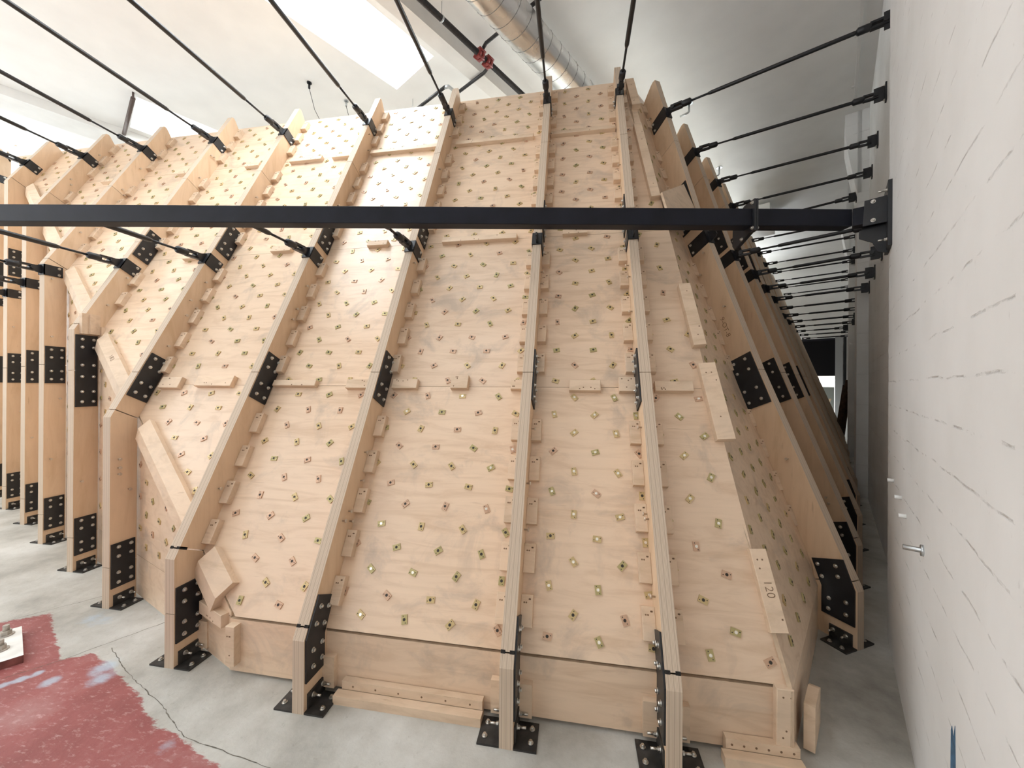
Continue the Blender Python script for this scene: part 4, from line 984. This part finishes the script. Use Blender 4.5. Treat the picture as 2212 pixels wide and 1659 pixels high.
# white conduit on the ceiling by the wall
th = thing('conduit', R(3.3, 0.128, ZC-0.012), 'cream conduit strip on the ceiling edge next to the concrete wall', 'conduit')
for s0, s1 in ((-1.0, 4.5), (5.1, 7.1)):
    b = MB(); rbox(b, s0, s1, 0.118, 0.138, ZC-0.022, ZC-0.0005); b.build('trunking', BEAMW, th)
for s in (2.2, 3.05, 3.6, 4.2):
    b = MB(); rbox(b, s, s+0.02, 0.10, 0.119, ZC-0.012, ZC-0.0005); b.build('clip', BEAMW, th)
# two hanging sensor cords
for (s, n, ln, lab) in ((1.257, -3.321, 0.25, 'black ceiling sensor on a thin hanging cord near the big skylight'), (1.55, -3.282, 0.2, 'small pale ceiling sensor with cord left of the sprinkler branch')):
    th = thing('ceiling_sensor', R(s, n, ZC), lab, 'sensor', 'ceiling sensors')
    b = MB(); b.tube([R(s, n, ZC), R(s, n, ZC-0.008)], 0.03, 12); b.tube([R(s, n, ZC-0.008), R(s, n, ZC-0.05)], 0.014, 8); b.build('sensor_body', STEEL if s < 1.4 else GALV_P, th)
    b = MB(); b.tube([R(s, n, ZC-0.05), R(s+0.06, n-0.04, ZC-0.05-ln*0.5), R(s+0.16, n-0.06, ZC-0.05-ln)], 0.0035, 6); b.build('cord', STEEL, th)
for (s, n, lab) in ((3.53, -0.985, 'small sprinkler drop on the ceiling above the corner rib'), (4.80, -1.01, 'small sprinkler drop on the ceiling above the second aisle rib')):
    b = MB(); b.tube([R(s, n, ZC), R(s, n, ZC-0.006)], 0.05, 14); b.tube([R(s, n, ZC-0.006), R(s, n, ZC-0.075), R(s-0.01, n-0.008, ZC-0.09), R(s-0.02, n-0.07, ZC-0.10)], 0.014, 8)
    tag(b.build('sprinkler_drop', GALV_P), lab, 'sprinkler', 'small sprinkler drops')
# hanging box unit far along the aisle
th = thing('ventilation_box', R(6.2, -0.8, 3.3), 'pale blue-white ventilation box hanging under the ceiling far along the aisle', 'ventilation unit')
b = MB(); rbox(b, 6.0, 6.6, -1.05, -0.66, 3.20, 3.44); b.build('casing', WHITE, th)
b = MB(); b.tube([R(6.05, -0.9, 3.44), R(6.05, -0.9, ZC)], 0.006, 6); b.tube([R(6.5, -0.72, 3.44), R(6.5, -0.72, ZC)], 0.006, 6); b.build('hanger', GALV_P, th)

# ------------------------------------------------------------------ things on the floor and wall
# white-painted footing plate with two anchor bolts at the left edge
th = thing('footing_plate', V(-2.2, 1.07, 0), 'white painted steel footing slab with two big anchor bolts on red floor', 'footing')
A_, B_, C_, D_ = (-1.930, 1.030), (-2.165, 1.150), (-2.40, 0.82), (-2.16, 0.70)
b = MB(); b.prism([V(A_[0], A_[1], 0.0), V(B_[0], B_[1], 0.0), V(C_[0], C_[1], 0.0), V(D_[0], D_[1], 0.0)], Vector((0, 0, 0.027*S)), 0, 1)
b.build('slab', [simple('white_floor_paint', (0.80, 0.79, 0.75), 0.6, 0, 0.15, 9), simple('dull_red_edge', (0.20, 0.07, 0.06), 0.7, 0, 0.4, 12)], th)
for (u, v) in ((-2.045, 1.033), (-2.145, 1.098)):
    b = MB(); b.tube([V(u, v, 0.027), V(u, v, 0.031)], 0.034, 16); b.tube([V(u, v, 0.031), V(u, v, 0.046)], 0.024, 6, smooth=False); b.tube([V(u, v, 0.046), V(u, v, 0.066)], 0.014, 12)
    b.build('anchor_bolt', simple('painted_bolt', (0.42, 0.38, 0.33), 0.6, 0.2, 0.3, 30), th)
# marks and studs on the concrete wall
b = MB(); pts = [R(1.01, 0.1648, 0.28), R(1.05, 0.1648, 0.28), R(1.048, 0.1648, 0.372), R(1.04, 0.1648, 0.385), R(1.03, 0.1648, 0.370), R(1.018, 0.1648, 0.40)]
b.prism(pts, N2*(-0.0008)); tag(b.build('paint_dab', simple('blue_paint', (0.05, 0.13, 0.23), 0.7, 0, 0.4, 40)), 'vertical dab of dark blue paint low on the white concrete wall', 'paint mark')
b = MB(); b.tube([R(1.337, 0.166, 0.604), R(1.337, 0.163, 0.604), R(1.337, 0.13, 0.604)], [0.014, 0.010, 0.010], 8)
b.tube([R(1.337, 0.166, 0.604), R(1.337, 0.16, 0.604)], 0.022, 8); tag(b.build('wall_stud', GALV_P), 'steel stud sticking out of the white concrete wall at knee height', 'stud')
for (s, z, lab) in ((1.723, 0.645, 'middle small white peg on the concrete wall near its end'), (1.62, 0.612, 'nearest small white peg on the concrete wall near its end'), (1.93, 0.66, 'farthest small white peg on the concrete wall corner')):
    b = MB(); b.tube([R(s, 0.166, z), R(s, 0.148, z)], 0.010, 8); tag(b.build('wall_peg', WHITE), lab, 'peg', 'white pegs on the concrete wall')
# stacked boards leaning by the far opening, and things seen through it
boards = ((7.75, 0.00, 0.10, 1.02), (7.80, 0.045, 0.13, 1.10), (7.86, 0.085, 0.17, 1.05), (7.92, 0.02, 0.15, 0.92), (7.98, 0.06, 0.18, 0.98))
blab = ('nearest dark board leaning by the far opening', 'tallest dark board leaning by the far opening', 'dark board against the wall in the leaning stack', 'shortest dark board in the leaning stack', 'rearmost dark board of the leaning stack')
for (s, n, nt_, h), lab in zip(boards, blab):
    b = MB(); b.hexa([R(s, n-0.02, 0), R(s, n+0.02, 0), R(s+0.10, n+0.02, 0), R(s+0.10, n-0.02, 0), R(s, nt_-0.02+0.02, h), R(s, nt_+0.04, h), R(s+0.10, nt_+0.04, h), R(s+0.10, nt_, h)])
    tag(b.build('leaning_board', BROWN), lab, 'board', 'boards leaning by the far opening')
b = MB(); b.hexa([R(9.7, -0.32, 0), R(9.7, -0.28, 0), R(9.8, -0.28, 0), R(9.8, -0.32, 0), R(9.9, -0.08, 0.75), R(9.9, -0.04, 0.75), R(10.0, -0.04, 0.75), R(10.0, -0.08, 0.75)]); tag(b.build('leaning_board', CARD), 'pale brown plank leaning inside the far doorway', 'board')
b = MB(); rbox(b, 11.6, 11.66, -0.40, 0.0, 0.22, 0.98); tag(b.build('grey_board', GREYB), 'grey-green upright sheet standing beyond the far doorway', 'sheet')
th = thing('storage_box', R(9.75, -0.3, 0), 'dark brown box on the floor inside the far doorway', 'box')
b = MB(); rbox(b, 9.65, 9.95, -0.50, -0.12, 0, 0.30); b.build('box_body', BROWN, th); b = MB(); rbox(b, 9.64, 9.96, -0.51, -0.11, 0.30, 0.33); b.build('box_lid', CARD, th)
